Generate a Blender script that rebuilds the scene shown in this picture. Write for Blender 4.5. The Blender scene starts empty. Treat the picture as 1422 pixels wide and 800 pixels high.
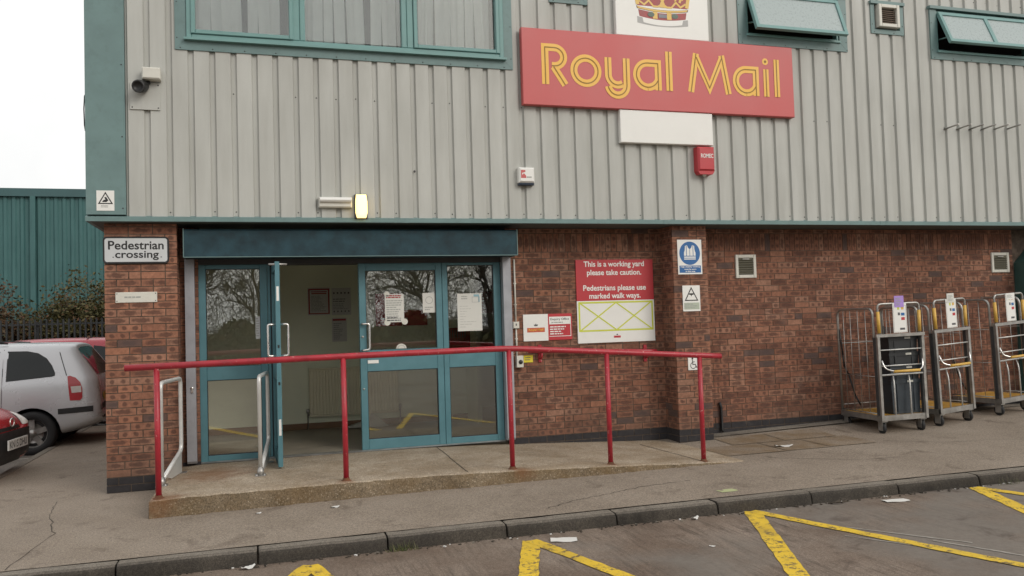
import bpy, bmesh, math, random
from mathutils import Vector, Matrix
from mathutils.bvhtree import BVHTree
random.seed(7)
S = bpy.context.scene
COL = S.collection
R = math.radians
PI = math.pi

# ---------------------------------------------------------------- materials
def nt(name):
    m = bpy.data.materials.new(name); m.use_nodes = True
    t = m.node_tree; b = t.nodes['Principled BSDF']
    return m, t, b
def nd(t, kind, **kw):
    n = t.nodes.new(kind)
    for k, v in kw.items():
        setattr(n, k, v)
    return n
def lk(t, a, b): t.links.new(a, b)
def math_n(t, op, a, b=None, clamp=False):
    n = nd(t, 'ShaderNodeMath', operation=op, use_clamp=clamp)
    for i, v in enumerate((a, b)):
        if v is None: continue
        if isinstance(v, (int, float)): n.inputs[i].default_value = v
        else: lk(t, v, n.inputs[i])
    return n.outputs[0]
def mix(t, fac, a, b, blend='MIX'):
    n = nd(t, 'ShaderNodeMix', data_type='RGBA', blend_type=blend)
    for i, v in ((0, fac), (6, a), (7, b)):
        if isinstance(v, (int, float)): n.inputs[i].default_value = v
        elif isinstance(v, tuple): n.inputs[i].default_value = (*v[:3], 1)
        else: lk(t, v, n.inputs[i])
    return n.outputs[2]
def ramp(t, fac, stops, interp='LINEAR'):
    n = nd(t, 'ShaderNodeValToRGB'); n.color_ramp.interpolation = interp
    e = n.color_ramp.elements
    while len(e) < len(stops): e.new(.5)
    for el, (p, c) in zip(e, stops):
        el.position = p
        el.color = (*c, 1) if isinstance(c, tuple) else (c, c, c, 1)
    lk(t, fac, n.inputs[0]); return n.outputs[0]
def coords(t, scale=(1, 1, 1), rot=(0, 0, 0)):
    tc = nd(t, 'ShaderNodeNewGeometry'); mp = nd(t, 'ShaderNodeMapping')
    mp.inputs['Scale'].default_value = scale; mp.inputs['Rotation'].default_value = rot
    lk(t, tc.outputs['Position'], mp.inputs[0]); return mp.outputs[0]
def ocoords(t, scale=(1, 1, 1)):
    tc = nd(t, 'ShaderNodeTexCoord'); mp = nd(t, 'ShaderNodeMapping')
    mp.inputs['Scale'].default_value = scale
    lk(t, tc.outputs['Object'], mp.inputs[0]); return mp.outputs[0]
def noise(t, vec, scale, detail=4, rough=.55, dist=0):
    n = nd(t, 'ShaderNodeTexNoise'); n.inputs['Scale'].default_value = scale
    n.inputs['Detail'].default_value = detail; n.inputs['Roughness'].default_value = rough
    n.inputs['Distortion'].default_value = dist
    lk(t, vec, n.inputs['Vector']); return n.outputs['Fac']
def bump(t, b, h, strength=.2, dist=.01):
    n = nd(t, 'ShaderNodeBump'); n.inputs['Strength'].default_value = strength
    n.inputs['Distance'].default_value = dist
    lk(t, h, n.inputs['Height']); lk(t, n.outputs[0], b.inputs['Normal'])
def PM(name, c, rough=.55, metal=0, var=.12, scale=6, dirt=.0, bmp=0, spec=.5, stretch=(1, 1, 1)):
    """plain painted / plastic / metal surface with a little unevenness and dirt"""
    m, t, b = nt(name)
    v = ocoords(t, stretch)
    n1 = noise(t, v, scale, 5)
    f = ramp(t, n1, [(.3, 1 - var), (.7, 1 + var * .5)])
    col = mix(t, 1.0, tuple(c), f, 'MULTIPLY')
    if dirt:
        n2 = noise(t, ocoords(t, (stretch[0], stretch[1], stretch[2])), scale * 3.1, 6, .65)
        d = ramp(t, n2, [(.52, 0.0), (.75, dirt)])
        col = mix(t, d, col, tuple(x * .35 + .01 for x in c))
    lk(t, col, b.inputs['Base Color'])
    b.inputs['Roughness'].default_value = rough; b.inputs['Metallic'].default_value = metal
    b.inputs['Specular IOR Level'].default_value = spec
    rr = ramp(t, n1, [(.3, max(0, rough - .08)), (.7, min(1, rough + .1))]); lk(t, rr, b.inputs['Roughness'])
    if bmp: bump(t, b, noise(t, v, scale * 8, 4), bmp, .004)
    return m
def chipped(m, chip, amt=.9, scale=38, th=.665):
    t = m.node_tree; b = t.nodes['Principled BSDF']; src = b.inputs['Base Color'].links[0].from_socket
    f = ramp(t, noise(t, ocoords(t), scale, 2), [(th, 0.0), (th + .03, amt)])
    f2 = ramp(t, noise(t, ocoords(t), 9, 5, .7), [(.60, 0.0), (.68, .55)])
    col = mix(t, f, mix(t, f2, src, (.20, .012, .02)), chip); lk(t, col, b.inputs['Base Color'])
    return m
def GLASS(name, tint=(.80, .86, .84), ior=1.75, rough=.0):
    m = bpy.data.materials.new(name); m.use_nodes = True; t = m.node_tree
    t.nodes.remove(t.nodes['Principled BSDF'])
    out = t.nodes['Material Output']
    tr = nd(t, 'ShaderNodeBsdfTransparent'); tr.inputs[0].default_value = (*tint, 1)
    gl = nd(t, 'ShaderNodeBsdfGlossy'); gl.inputs['Roughness'].default_value = rough
    gl.inputs[0].default_value = (.95, .97, .96, 1)
    fr = nd(t, 'ShaderNodeFresnel'); fr.inputs[0].default_value = ior
    bp = nd(t, 'ShaderNodeBump'); bp.inputs['Strength'].default_value = .02; bp.inputs['Distance'].default_value = .02
    lk(t, noise(t, ocoords(t), 1.3, 1), bp.inputs['Height']); lk(t, bp.outputs[0], gl.inputs['Normal'])
    mx = nd(t, 'ShaderNodeMixShader')
    lk(t, fr.outputs[0], mx.inputs[0]); lk(t, tr.outputs[0], mx.inputs[1]); lk(t, gl.outputs[0], mx.inputs[2])
    lk(t, mx.outputs[0], out.inputs[0]); return m
def EMIT(name, c, s):
    m, t, b = nt(name)
    b.inputs['Base Color'].default_value = (*c, 1)
    b.inputs['Emission Color'].default_value = (*c, 1); b.inputs['Emission Strength'].default_value = s
    return m

def brick_mat():
    m, t, b = nt('brick')
    at = nd(t, 'ShaderNodeAttribute', attribute_name='bc', attribute_type='GEOMETRY')
    sp = nd(t, 'ShaderNodeSeparateColor'); lk(t, at.outputs['Color'], sp.inputs[0])
    r, g, e = sp.outputs
    v = coords(t)
    base = ramp(t, r, [(0, (.17, .078, .052)), (.25, (.245, .110, .070)), (.5, (.285, .136, .088)), (.68, (.295, .160, .110)), (.85, (.32, .146, .090)), (1, (.33, .168, .112))])
    base = mix(t, 1.0, base, ramp(t, noise(t, v, 26, 6, .65), [(.25, .62), (.75, 1.28)]), 'MULTIPLY')
    uv = nd(t, 'ShaderNodeUVMap', uv_map='uv'); su = nd(t, 'ShaderNodeSeparateXYZ'); lk(t, uv.outputs[0], su.inputs[0])
    wob = math_n(t, 'MULTIPLY', math_n(t, 'SUBTRACT', noise(t, v, 22, 4), .5), 1.5)
    def blob(cx, rx, ry):
        a = math_n(t, 'POWER', math_n(t, 'ABSOLUTE', math_n(t, 'DIVIDE', math_n(t, 'SUBTRACT', su.outputs[0], cx), rx)), 2.0)
        c = math_n(t, 'POWER', math_n(t, 'ABSOLUTE', math_n(t, 'DIVIDE', math_n(t, 'SUBTRACT', su.outputs[1], .5), ry)), 2.0)
        d = math_n(t, 'ADD', math_n(t, 'SQRT', math_n(t, 'ADD', a, c)), wob)
        return ramp(t, d, [(.55, 1.0), (1.05, 0.0)])
    big = blob(.5, .46, .45)
    two = math_n(t, 'MAXIMUM', blob(.27, .14, .40), blob(.73, .14, .40))
    tb = math_n(t, 'GREATER_THAN', g, .36); ts = math_n(t, 'LESS_THAN', g, .22)
    sm = math_n(t, 'ADD', math_n(t, 'MULTIPLY', big, tb), math_n(t, 'MULTIPLY', two, ts), True)
    sm = math_n(t, 'MULTIPLY', sm, .76)
    dark = mix(t, noise(t, v, 40, 3), (.050, .034, .030), (.125, .055, .038))
    col = mix(t, sm, base, dark)
    alld = math_n(t, 'GREATER_THAN', g, .958)
    col = mix(t, math_n(t, 'MULTIPLY', alld, .8), col, (.085, .062, .058))
    eng = mix(t, noise(t, v, 18, 4), (.018, .018, .021), (.05, .047, .05))
    col = mix(t, e, col, eng)
    # pale lime bloom in loose patches
    bl = ramp(t, noise(t, v, 2.3, 5, .6), [(.6, 0.0), (.8, .22)])
    col = mix(t, bl, col, (.42, .34, .28))
    # rising damp and splash dirt with a ragged upper edge
    sz = nd(t, 'ShaderNodeSeparateXYZ'); lk(t, v, sz.inputs[0])
    dz = math_n(t, 'ADD', sz.outputs[2], math_n(t, 'MULTIPLY', math_n(t, 'SUBTRACT', noise(t, v, 2.4, 6, .65), .5), 1.3))
    col = mix(t, math_n(t, 'MULTIPLY', ramp(t, dz, [(.10, .42), (.55, 0.0)]), math_n(t, 'SUBTRACT', 1.0, math_n(t, 'MULTIPLY', e, .85))), col, (.085, .062, .048))
    big_ = noise(t, coords(t, (1, 1, .45)), 1.2, 5, .6)
    col = mix(t, 1.0, col, ramp(t, big_, [(.30, .80), (.65, 1.08)]), 'MULTIPLY')
    lk(t, col, b.inputs['Base Color'])
    b.inputs['Roughness'].default_value = .85; b.inputs['Specular IOR Level'].default_value = .25
    bump(t, b, noise(t, v, 90, 5, .7), .35, .004)
    return m
def mortar_mat():
    m, t, b = nt('mortar'); v = coords(t)
    lk(t, ramp(t, noise(t, v, 14, 6), [(.3, (.055, .040, .030)), (.7, (.14, .105, .08))]), b.inputs['Base Color'])
    b.inputs['Roughness'].default_value = .95; bump(t, b, noise(t, v, 120, 3), .4, .004)
    return m
def cladding_mat(name, c, c2):
    m, t, b = nt(name)
    v = coords(t, (1, 1, .12)); v1 = coords(t)
    n = noise(t, v, 5.5, 6, .6); n2 = noise(t, v1, .9, 3)
    col = mix(t, ramp(t, n, [(.35, 0.0), (.75, 1.0)]), c, c2)
    col = mix(t, 1.0, col, ramp(t, n2, [(.3, .93), (.7, 1.05)]), 'MULTIPLY')
    spk = ramp(t, noise(t, v1, 55, 2), [(.70, 0.0), (.78, .35)])
    col = mix(t, spk, col, tuple(x * .55 for x in c))
    lk(t, col, b.inputs['Base Color'])
    lk(t, ramp(t, n, [(.3, .42), (.7, .58)]), b.inputs['Roughness'])
    b.inputs['Specular IOR Level'].default_value = .4
    bump(t, b, noise(t, v1, 3.0, 2), .05, .02)
    return m
def ground_mat(name, stops, streak=None, speck=.0, stain=(.03, .024, .02), stain_amt=.5, moss=0, rough=.85, bmp=.5, fine=140, spots=()):
    m, t, b = nt(name); v = coords(t)
    n = noise(t, v, 1.1, 8, .62)
    col = ramp(t, n, stops)
    col = mix(t, 1.0, col, ramp(t, noise(t, v, fine, 3, .7), [(.38, .66), (.62, 1.34)]), 'MULTIPLY')
    col = mix(t, 1.0, col, ramp(t, noise(t, v, 52, 3, .7), [(.36, .80), (.64, 1.2)]), 'MULTIPLY')
    if streak:
        ang, amt = streak
        vs = coords(t, (15, 1.1, 1), (0, 0, ang))
        s = noise(t, vs, 1.6, 6, .65, .4)
        msk = ramp(t, noise(t, v, .55, 3), [(.40, .15), (.60, 1.0)])
        fine_s = noise(t, coords(t, (46, 2.2, 1), (0, 0, ang + .05)), 1.6, 4, .6)
        sm_ = math_n(t, 'ADD', math_n(t, 'MULTIPLY', s, .6), math_n(t, 'MULTIPLY', fine_s, .4))
        col = mix(t, msk, col, mix(t, 1.0, col, ramp(t, sm_, [(.36, 1 - amt * 1.1), (.5, 1.0), (.66, 1 + amt * .4)]), 'MULTIPLY'))
        sx_ = nd(t, 'ShaderNodeSeparateXYZ'); lk(t, v, sx_.inputs[0])
        gp = ramp(t, math_n(t, 'ADD', noise(t, v, .9, 4, .55), math_n(t, 'MULTIPLY', math_n(t, 'SUBTRACT', sx_.outputs[0], 5.2), .07, False)), [(.46, 0.0), (.64, .75)])
        col = mix(t, gp, col, mix(t, noise(t, v, 24, 5), (.13, .115, .10), (.23, .21, .185)))
    st = ramp(t, noise(t, v, 2.6, 7, .68, .6), [(.56, 0.0), (.74, stain_amt)])
    col = mix(t, st, col, stain)
    if speck:
        vo = nd(t, 'ShaderNodeTexVoronoi'); vo.inputs['Scale'].default_value = 58; lk(t, v, vo.inputs['Vector'])
        sc = nd(t, 'ShaderNodeSeparateColor'); lk(t, vo.outputs['Color'], sc.inputs[0])
        f = math_n(t, 'MULTIPLY', math_n(t, 'GREATER_THAN', sc.outputs[0], .5), ramp(t, vo.outputs['Distance'], [(.25, speck), (.5, 0.0)]))
        col = mix(t, f, col, mix(t, sc.outputs[1], (.62, .53, .40), (.13, .08, .05)))
    if moss:
        mf = ramp(t, noise(t, v, 3.1, 6, .7), [(.42, 0.0), (.62, moss)])
        col = mix(t, mf, col, mix(t, noise(t, v, 17, 4), (.10, .058, .018), (.20, .12, .04)))
    for (px_, py_, rr_) in spots:
        dn = nd(t, 'ShaderNodeVectorMath', operation='DISTANCE'); lk(t, v, dn.inputs[0]); dn.inputs[1].default_value = (px_, py_, .13)
        dd = math_n(t, 'ADD', dn.outputs['Value'], math_n(t, 'MULTIPLY', math_n(t, 'SUBTRACT', noise(t, v, 9, 5, .7), .5), rr_ * 1.6))
        col = mix(t, ramp(t, dd, [(rr_ * .2, .62), (rr_, 0.0)]), col, mix(t, noise(t, v, 30, 4), (.12, .045, .016), (.24, .11, .045)))
    lk(t, col, b.inputs['Base Color'])
    b.inputs['Specular IOR Level'].default_value = .3
    lk(t, ramp(t, noise(t, v, 1.7, 5), [(.3, rough - .12), (.7, min(1, rough + .08))]), b.inputs['Roughness'])
    bump(t, b, noise(t, v, fine * .8, 4, .7), bmp, .004)
    return m
def yellow_mat():
    m, t, b = nt('road_paint_yellow'); v = coords(t)
    paint = mix(t, noise(t, v, 9, 4), (.62, .40, .02), (.80, .56, .05))
    wear = ramp(t, noise(t, coords(t, (1, 1, 1)), 16, 7, .78), [(.52, 0.0), (.60, .95)])
    col = mix(t, wear, paint, (.10, .075, .052))
    col = mix(t, ramp(t, noise(t, v, 2.2, 4), [(.5, 0.0), (.8, .4)]), col, (.16, .11, .06))
    lk(t, col, b.inputs['Base Color']); b.inputs['Roughness'].default_value = .7
    bump(t, b, noise(t, v, 60, 4), .4, .004)
    return m
def leaf_mat(name, stops):
    m, t, b = nt(name)
    at = nd(t, 'ShaderNodeAttribute', attribute_name='bc', attribute_type='GEOMETRY')
    sp = nd(t, 'ShaderNodeSeparateColor'); lk(t, at.outputs['Color'], sp.inputs[0])
    lk(t, ramp(t, sp.outputs[0], stops), b.inputs['Base Color'])
    b.inputs['Roughness'].default_value = .6; b.inputs['Specular IOR Level'].default_value = .3
    return m

M = {}
M['brick'] = brick_mat(); M['mortar'] = mortar_mat()
M['clad'] = cladding_mat('cladding_grey', (.455, .463, .435), (.372, .376, .348))
M['teal'] = PM('teal_trim', (.140, .225, .222), .45, 0, .12, 4, .25, .05)
M['teal_win'] = PM('teal_window_frame', (.155, .30, .29), .42, 0, .1, 5, .12, .03)
M['teal_door'] = PM('teal_door_frame', (.085, .205, .24), .4, 0, .1, 5, .12, .03)
M['box'] = PM('shutter_box_blue', (.023, .056, .072), .6, 0, .5, 5, .6, .35, .25)
M['soffit'] = PM('soffit_grey', (.10, .115, .11), .7, 0, .2, 2)
M['guide'] = PM('guide_grey', (.36, .37, .40), .4, .3, .1, 5, .2)
M['galv'] = PM('galvanised_steel', (.40, .39, .37), .38, .75, .25, 9, .25, .1)
M['tube'] = PM('hoop_steel', (.62, .62, .60), .35, .35, .1, 8, .1)
M['chrome'] = PM('polished_steel', (.75, .74, .72), .22, .9, .08, 10)
M['red'] = PM('handrail_red', (.38, .022, .036), .38, 0, .22, 7, .35, .08)
chipped(M['red'], (.50, .22, .20))
M['rust'] = PM('rusted_base', (.14, .055, .025), .9, 0, .4, 12, .3, .4)
M['sign_red'] = PM('sign_red', (.52, .10, .10), .44, 0, .07, 1.2, .04)
M['sign_red2'] = PM('notice_red', (.46, .035, .045), .4, 0, .06, 3)
M['yellow'] = PM('sign_yellow', (.80, .46, .07), .4, 0, .04, 5)
M['olive'] = PM('sign_inline_brown', (.26, .14, .015), .5, 0, .1, 5)
M['white'] = PM('sign_white', (.76, .76, .73), .4, 0, .04, 2, .05)
M['offwhite'] = PM('aged_white_plastic', (.62, .61, .55), .45, 0, .06, 6, .1)
M['plate'] = PM('sign_pale_grey', (.55, .57, .58), .4, 0, .05, 3, .06)
M['black'] = PM('black', (.012, .012, .013), .5, 0, .2, 8)
M['darkgrey'] = PM('dark_grey', (.045, .046, .048), .55, 0, .25, 8)
M['blue'] = PM('strobe_navy', (.012, .025, .05), .25)
M['navy'] = M['blue']
M['blue'] = PM('sign_blue', (.02, .12, .33), .4, 0, .06, 4)
M['lime'] = PM('sign_lime', (.55, .60, .06), .45, 0, .05, 4)
M['cream'] = PM('lobby_paint', (.84, .88, .70), .7, 0, .08, 1.5, .05)
M['lobfloor'] = PM('lobby_floor', (.30, .265, .21), .45, 0, .25, 4, .3)
M['wood'] = PM('skirting', (.22, .13, .07), .6, 0, .2, 5)
M['rad'] = PM('radiator_enamel', (.84, .80, .60), .4, 0, .05, 4)
M['paper'] = PM('paper', (.62, .62, .58), .7, 0, .05, 4)
M['paper_red'] = PM('paper_red', (.34, .03, .035), .7, 0, .1, 4)
M['ink'] = PM('ink', (.10, .10, .105), .7, 0, .1, 4)
M['inkpale'] = PM('pale_print', (.34, .35, .33), .7, 0, .15, 30)
M['glass'] = GLASS('door_glass', (.985, .99, .97), 2.2)
M['glass_up'] = GLASS('window_glass', (.96, .98, .97), 1.9)
M['carglass'] = PM('tinted_car_glass', (.014, .018, .019), .05, 0, .1, 3, spec=.35)
M['frost'] = PM('obscured_glass', (.34, .40, .40), .30, 0, .08, 38, 0, .3)
M['fabric'] = PM('blind_fabric', (.90, .91, .90), .85, 0, .05, 5)
M['dark'] = PM('dark_interior', (.06, .062, .062), .9)
M['room'] = PM('upper_room_wall', (.20, .20, .20), .9)
M['deck'] = PM('cart_deck_board', (.52, .29, .055), .6, 0, .25, 7, .35, .1)
M['grip'] = PM('yellow_grip', (.64, .39, .08), .45, 0, .1, 7, .1)
M['tote'] = PM('tote_plastic', (.028, .038, .048), .45, 0, .2, 8, .1)
M['tote2'] = PM('dark_tote_plastic', (.020, .023, .026), .45, 0, .2, 8, .1)
M['label'] = PM('card_label', (.66, .66, .50), .7, 0, .05, 5)
M['lilac'] = PM('lilac_card', (.38, .24, .62), .6, 0, .05, 5)
M['rubber'] = PM('rubber', (.02, .02, .021), .75, 0, .3, 10)
M['gw'] = cladding_mat('warehouse_teal', (.042, .115, .115), (.06, .15, .148))
M['gwtrim'] = PM('warehouse_trim', (.04, .10, .105), .5, 0, .1, 2)
M['pale'] = PM('palisade_steel', (.042, .044, .046), .6, .3, .25, 3, .3)
M['silver'] = PM('silver_car_paint', (.60, .61, .63), .28, .3, .03, 2)
M['carred'] = PM('red_car_paint', (.36, .012, .022), .22, 0, .04, 2, spec=.7)
M['carred2'] = PM('faded_red_car_paint', (.50, .06, .085), .25, 0, .04, 2, spec=.6)
M['trimblack'] = PM('black_car_trim', (.018, .018, .019), .55, 0, .15, 8)
M['tail'] = PM('tail_lamp_red', (.42, .012, .018), .15, 0, .1, 12, spec=.7)
M['tailw'] = PM('tail_lamp_clear', (.62, .58, .54), .15, 0, .1, 20, spec=.7)
M['numw'] = PM('number_plate_white', (.66, .66, .64), .4)
M['numy'] = PM('number_plate_yellow', (.50, .34, .05), .4)
M['lamp'] = EMIT('lit_lamp_cover', (1.0, .74, .27), 2.3)
M['tubelit'] = EMIT('lit_ceiling_tube', (1.0, .93, .55), 2.2)
M['green'] = PM('green_door_surround', (.035, .085, .075), .55, 0, .2, 4, .2)
M['green2'] = PM('pale_green_channel', (.12, .18, .17), .5, 0, .2, 4, .2)
M['pave'] = ground_mat('pavement_asphalt', [(.25, (.20, .164, .130)), (.5, (.25, .208, .166)), (.75, (.295, .25, .204))], None, .22, (.085, .062, .045), .8, 0, .9, .7)
POSTS = [(.614, -1.31, .24), (2.185, -1.33, .11), (3.84, -1.36, .14), (4.78, -1.32, .10), (5.82, -1.32, .10), (1.0, -.35, .5)]
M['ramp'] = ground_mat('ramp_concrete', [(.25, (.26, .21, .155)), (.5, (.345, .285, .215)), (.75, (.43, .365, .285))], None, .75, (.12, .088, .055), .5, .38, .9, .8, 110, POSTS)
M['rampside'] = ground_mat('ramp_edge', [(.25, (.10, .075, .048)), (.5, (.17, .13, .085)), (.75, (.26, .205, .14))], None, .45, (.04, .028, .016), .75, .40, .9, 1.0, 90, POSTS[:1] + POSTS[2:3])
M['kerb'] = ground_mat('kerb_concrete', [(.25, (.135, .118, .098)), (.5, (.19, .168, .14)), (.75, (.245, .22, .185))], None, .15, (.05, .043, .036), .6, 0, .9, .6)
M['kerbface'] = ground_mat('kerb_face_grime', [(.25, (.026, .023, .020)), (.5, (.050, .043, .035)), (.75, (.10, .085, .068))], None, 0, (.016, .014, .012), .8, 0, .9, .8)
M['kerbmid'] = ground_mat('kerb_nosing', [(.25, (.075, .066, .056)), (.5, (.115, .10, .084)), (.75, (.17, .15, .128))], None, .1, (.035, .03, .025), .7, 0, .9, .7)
M['road'] = ground_mat('yard_surface', [(.22, (.088, .062, .046)), (.42, (.148, .110, .084)), (.58, (.20, .158, .126)), (.8, (.26, .215, .18))], (R(4), .5), 0, (.045, .028, .021), .75, 0, .8, .5)
M['bay'] = ground_mat('bay_asphalt', [(.25, (.13, .115, .10)), (.5, (.18, .16, .14)), (.75, (.24, .215, .19))], None, 0, (.05, .045, .04), .5, 0, .8, .6)
M['flag'] = ground_mat('paving_slab', [(.25, (.17, .125, .085)), (.5, (.225, .18, .135)), (.75, (.27, .22, .17))], None, .2, (.09, .058, .03), .6, .5, .9, .5)
M['ypaint'] = yellow_mat()
M['wpaint'] = PM('worn_white_line', (.33, .305, .27), .8, 0, .3, 14, .8)
M['leaf'] = leaf_mat('bush_leaf', [(0, (.030, .034, .014)), (.45, (.070, .066, .022)), (.7, (.105, .085, .03)), (.85, (.12, .060, .028)), (1, (.15, .075, .04))])
M['leaf2'] = leaf_mat('russet_bush_leaf', [(0, (.035, .028, .016)), (.4, (.085, .055, .028)), (.7, (.11, .055, .032)), (.9, (.08, .08, .03)), (1, (.13, .11, .05))])
M['bark'] = PM('bark', (.07, .055, .04), .9, 0, .3, 8, .3, .3)
M['weed'] = leaf_mat('weed_leaf', [(0, (.05, .07, .02)), (1, (.12, .11, .05))])
M['litter'] = PM('litter_paper', (.68, .67, .64), .7, 0, .05, 12)
M['litterg'] = PM('litter_green_card', (.42, .46, .24), .7, 0, .05, 12)

# ---------------------------------------------------------------- mesh helpers
ORG = {}
class MB:
    def __init__(s):
        s.v = []; s.f = []; s.mi = []; s.mats = []; s.sm = []; s.col = []; s.uv = []
        s.cur = 0; s.c = (0, 0, 0)
    def mat(s, m):
        m = M[m] if isinstance(m, str) else m
        if m not in s.mats: s.mats.append(m)
        s.cur = s.mats.index(m); return s
    def face(s, idx, smooth=False, uv=None):
        s.f.append(tuple(idx)); s.mi.append(s.cur); s.sm.append(smooth); s.col.append(s.c)
        s.uv.append(uv if uv else [(0, 0)] * len(idx))
    def poly(s, pts, smooth=False, uv=None):
        b = len(s.v); s.v += [tuple(p) for p in pts]; s.face(range(b, b + len(pts)), smooth, uv)
    def box(s, x0, x1, y0, y1, z0, z1, skip=''):
        b = len(s.v)
        s.v += [(x, y, z) for z in (z0, z1) for y in (y0, y1) for x in (x0, x1)]
        F = {'b': (0, 2, 3, 1), 't': (4, 5, 7, 6), 'f': (0, 1, 5, 4), 'k': (2, 6, 7, 3), 'l': (0, 4, 6, 2), 'r': (1, 3, 7, 5)}
        for k, q in F.items():
            if k not in skip: s.face([b + i for i in q])
        return s
    def obox(s, o, ux, uy, uz, a, b_, c):
        """box in a local frame: a,b_,c are (lo,hi) along ux,uy,uz"""
        o, ux, uy, uz = map(Vector, (o, ux, uy, uz)); b = len(s.v)
        s.v += [tuple(o + ux * x + uy * y + uz * z) for z in c for y in b_ for x in a]
        for q in ((0, 2, 3, 1), (4, 5, 7, 6), (0, 1, 5, 4), (2, 6, 7, 3), (0, 4, 6, 2), (1, 3, 7, 5)):
            s.face([b + i for i in q])
        return s
    def bbox(s, x0, x1, y0, y1, z0, z1, r=.004):
        """box with chamfered front (-Y) edges"""
        b = len(s.v)
        s.v += [(x0, y1, z0), (x1, y1, z0), (x1, y1, z1), (x0, y1, z1)]
        s.v += [(x0, y0 + r, z0), (x1, y0 + r, z0), (x1, y0 + r, z1), (x0, y0 + r, z1)]
        s.v += [(x0 + r, y0, z0 + r), (x1 - r, y0, z0 + r), (x1 - r, y0, z1 - r), (x0 + r, y0, z1 - r)]
        for a in (0, 4):
            for i in range(4):
                j = (i + 1) % 4
                s.face([b + a + i, b + a + j, b + a + 4 + j, b + a + 4 + i][::-1])
        s.face([b + 8, b + 9, b + 10, b + 11]); s.face([b + 3, b + 2, b + 1, b])
        return s
    def tube(s, pts, r, n=8, caps=True, closed=False):
        pts = [Vector(p) for p in pts]; N = len(pts); b = len(s.v)
        rs = r if isinstance(r, (list, tuple)) else [r] * N
        prev = None
        for i, p in enumerate(pts):
            if closed: d = (pts[(i + 1) % N] - pts[i - 1])
            else: d = pts[min(i + 1, N - 1)] - pts[max(i - 1, 0)]
            d.normalize()
            if prev is None:
                a = Vector((0, 0, 1)) if abs(d.z) < .9 else Vector((1, 0, 0))
                u = d.cross(a).normalized()
            else:
                u = (prev - d * prev.dot(d)).normalized()
            prev = u; w = d.cross(u)
            for k in range(n):
                t = 2 * PI * k / n
                s.v.append(tuple(p + (u * math.cos(t) + w * math.sin(t)) * rs[i]))
        for i in range(N if closed else N - 1):
            for k in range(n):
                j = (i + 1) % N; k2 = (k + 1) % n
                s.face([b + i * n + k, b + i * n + k2, b + j * n + k2, b + j * n + k], True)
        if caps and not closed:
            s.face([b + k for k in range(n)][::-1]); s.face([b + (N - 1) * n + k for k in range(n)])
        return s
    def prism(s, poly, axis, a, b_):
        """extrude 2D polygon. axis 'y': poly=(x,z); 'x': poly=(y,z); 'z': poly=(x,y)"""
        f = {'y': lambda p, h: (p[0], h, p[1]), 'x': lambda p, h: (h, p[0], p[1]), 'z': lambda p, h: (p[0], p[1], h)}[axis]
        n = len(poly); b = len(s.v)
        s.v += [f(p, a) for p in poly] + [f(p, b_) for p in poly]
        s.face([b + i for i in range(n)]); s.face([b + n + i for i in range(n)][::-1])
        for i in range(n):
            j = (i + 1) % n; s.face([b + i, b + n + i, b + n + j, b + j])
        return s
    def lathe(s, prof, o, axis, n=20):
        """prof: (radius, height) list, revolved round axis through o"""
        o = Vector(o); d = Vector(axis).normalized()
        u = d.orthogonal().normalized(); w = d.cross(u); b = len(s.v)
        for r, h in prof:
            for k in range(n):
                t = 2 * PI * k / n
                s.v.append(tuple(o + d * h + (u * math.cos(t) + w * math.sin(t)) * r))
        for i in range(len(prof) - 1):
            for k in range(n):
                k2 = (k + 1) % n
                s.face([b + i * n + k, b + i * n + k2, b + (i + 1) * n + k2, b + (i + 1) * n + k], True)
        return s
    def ribbon(s, pts, w, y, closed=False, th=.0015):
        """flat stroke in the XZ plane facing -Y with mitred joints"""
        P = [Vector(p) for p in pts]; N = len(P); L = []; Rr = []
        for i in range(N):
            if closed: a, c = P[i - 1], P[(i + 1) % N]
            else: a, c = P[max(i - 1, 0)], P[min(i + 1, N - 1)]
            d1 = (P[i] - a); d2 = (c - P[i])
            if d1.length < 1e-9: d1 = d2
            if d2.length < 1e-9: d2 = d1
            d1 = d1.normalized(); d2 = d2.normalized()
            n1 = Vector((-d1.y, d1.x)); n2 = Vector((-d2.y, d2.x)); m = (n1 + n2)
            if m.length < 1e-6: m = n1
            m.normalize(); k = min(1 / max(m.dot(n1), .2), 2.2) * w / 2
            L.append(P[i] + m * k); Rr.append(P[i] - m * k)
        rng = range(N if closed else N - 1)
        for i in rng:
            j = (i + 1) % N
            s.poly([(L[i].x, y, L[i].y), (Rr[i].x, y, Rr[i].y), (Rr[j].x, y, Rr[j].y), (L[j].x, y, L[j].y)])
        return s
    def disc(s, cx, cz, rx, rz, y0, y1, n=28):
        return s.prism([(cx + rx * math.cos(2 * PI * k / n), cz + rz * math.sin(2 * PI * k / n)) for k in range(n)], 'y', y0, y1)
    def build(s, name, parent=None, origin=None, attr=False, recalc=True):
        o = Vector(ORG[parent.name]) if parent else (Vector(origin) if origin else None)
        if o is None:
            xs, ys, zs = zip(*s.v); o = Vector(((min(xs) + max(xs)) / 2, (min(ys) + max(ys)) / 2, min(zs)))
        me = bpy.data.meshes.new(name)
        me.from_pydata([(x - o.x, y - o.y, z - o.z) for x, y, z in s.v], [], s.f)
        for m in s.mats: me.materials.append(m)
        me.polygons.foreach_set('material_index', s.mi); me.polygons.foreach_set('use_smooth', s.sm)
        if attr:
            ca = me.color_attributes.new('bc', 'FLOAT_COLOR', 'CORNER'); uvl = me.uv_layers.new(name='uv')
            k = 0
            for fi, fc in enumerate(s.f):
                for q in range(len(fc)):
                    ca.data[k].color = (*s.col[fi], 1); uvl.data[k].uv = s.uv[fi][q]; k += 1
        if recalc:
            bm = bmesh.new(); bm.from_mesh(me); bmesh.ops.recalc_face_normals(bm, faces=bm.faces); bm.to_mesh(me); bm.free()
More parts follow.
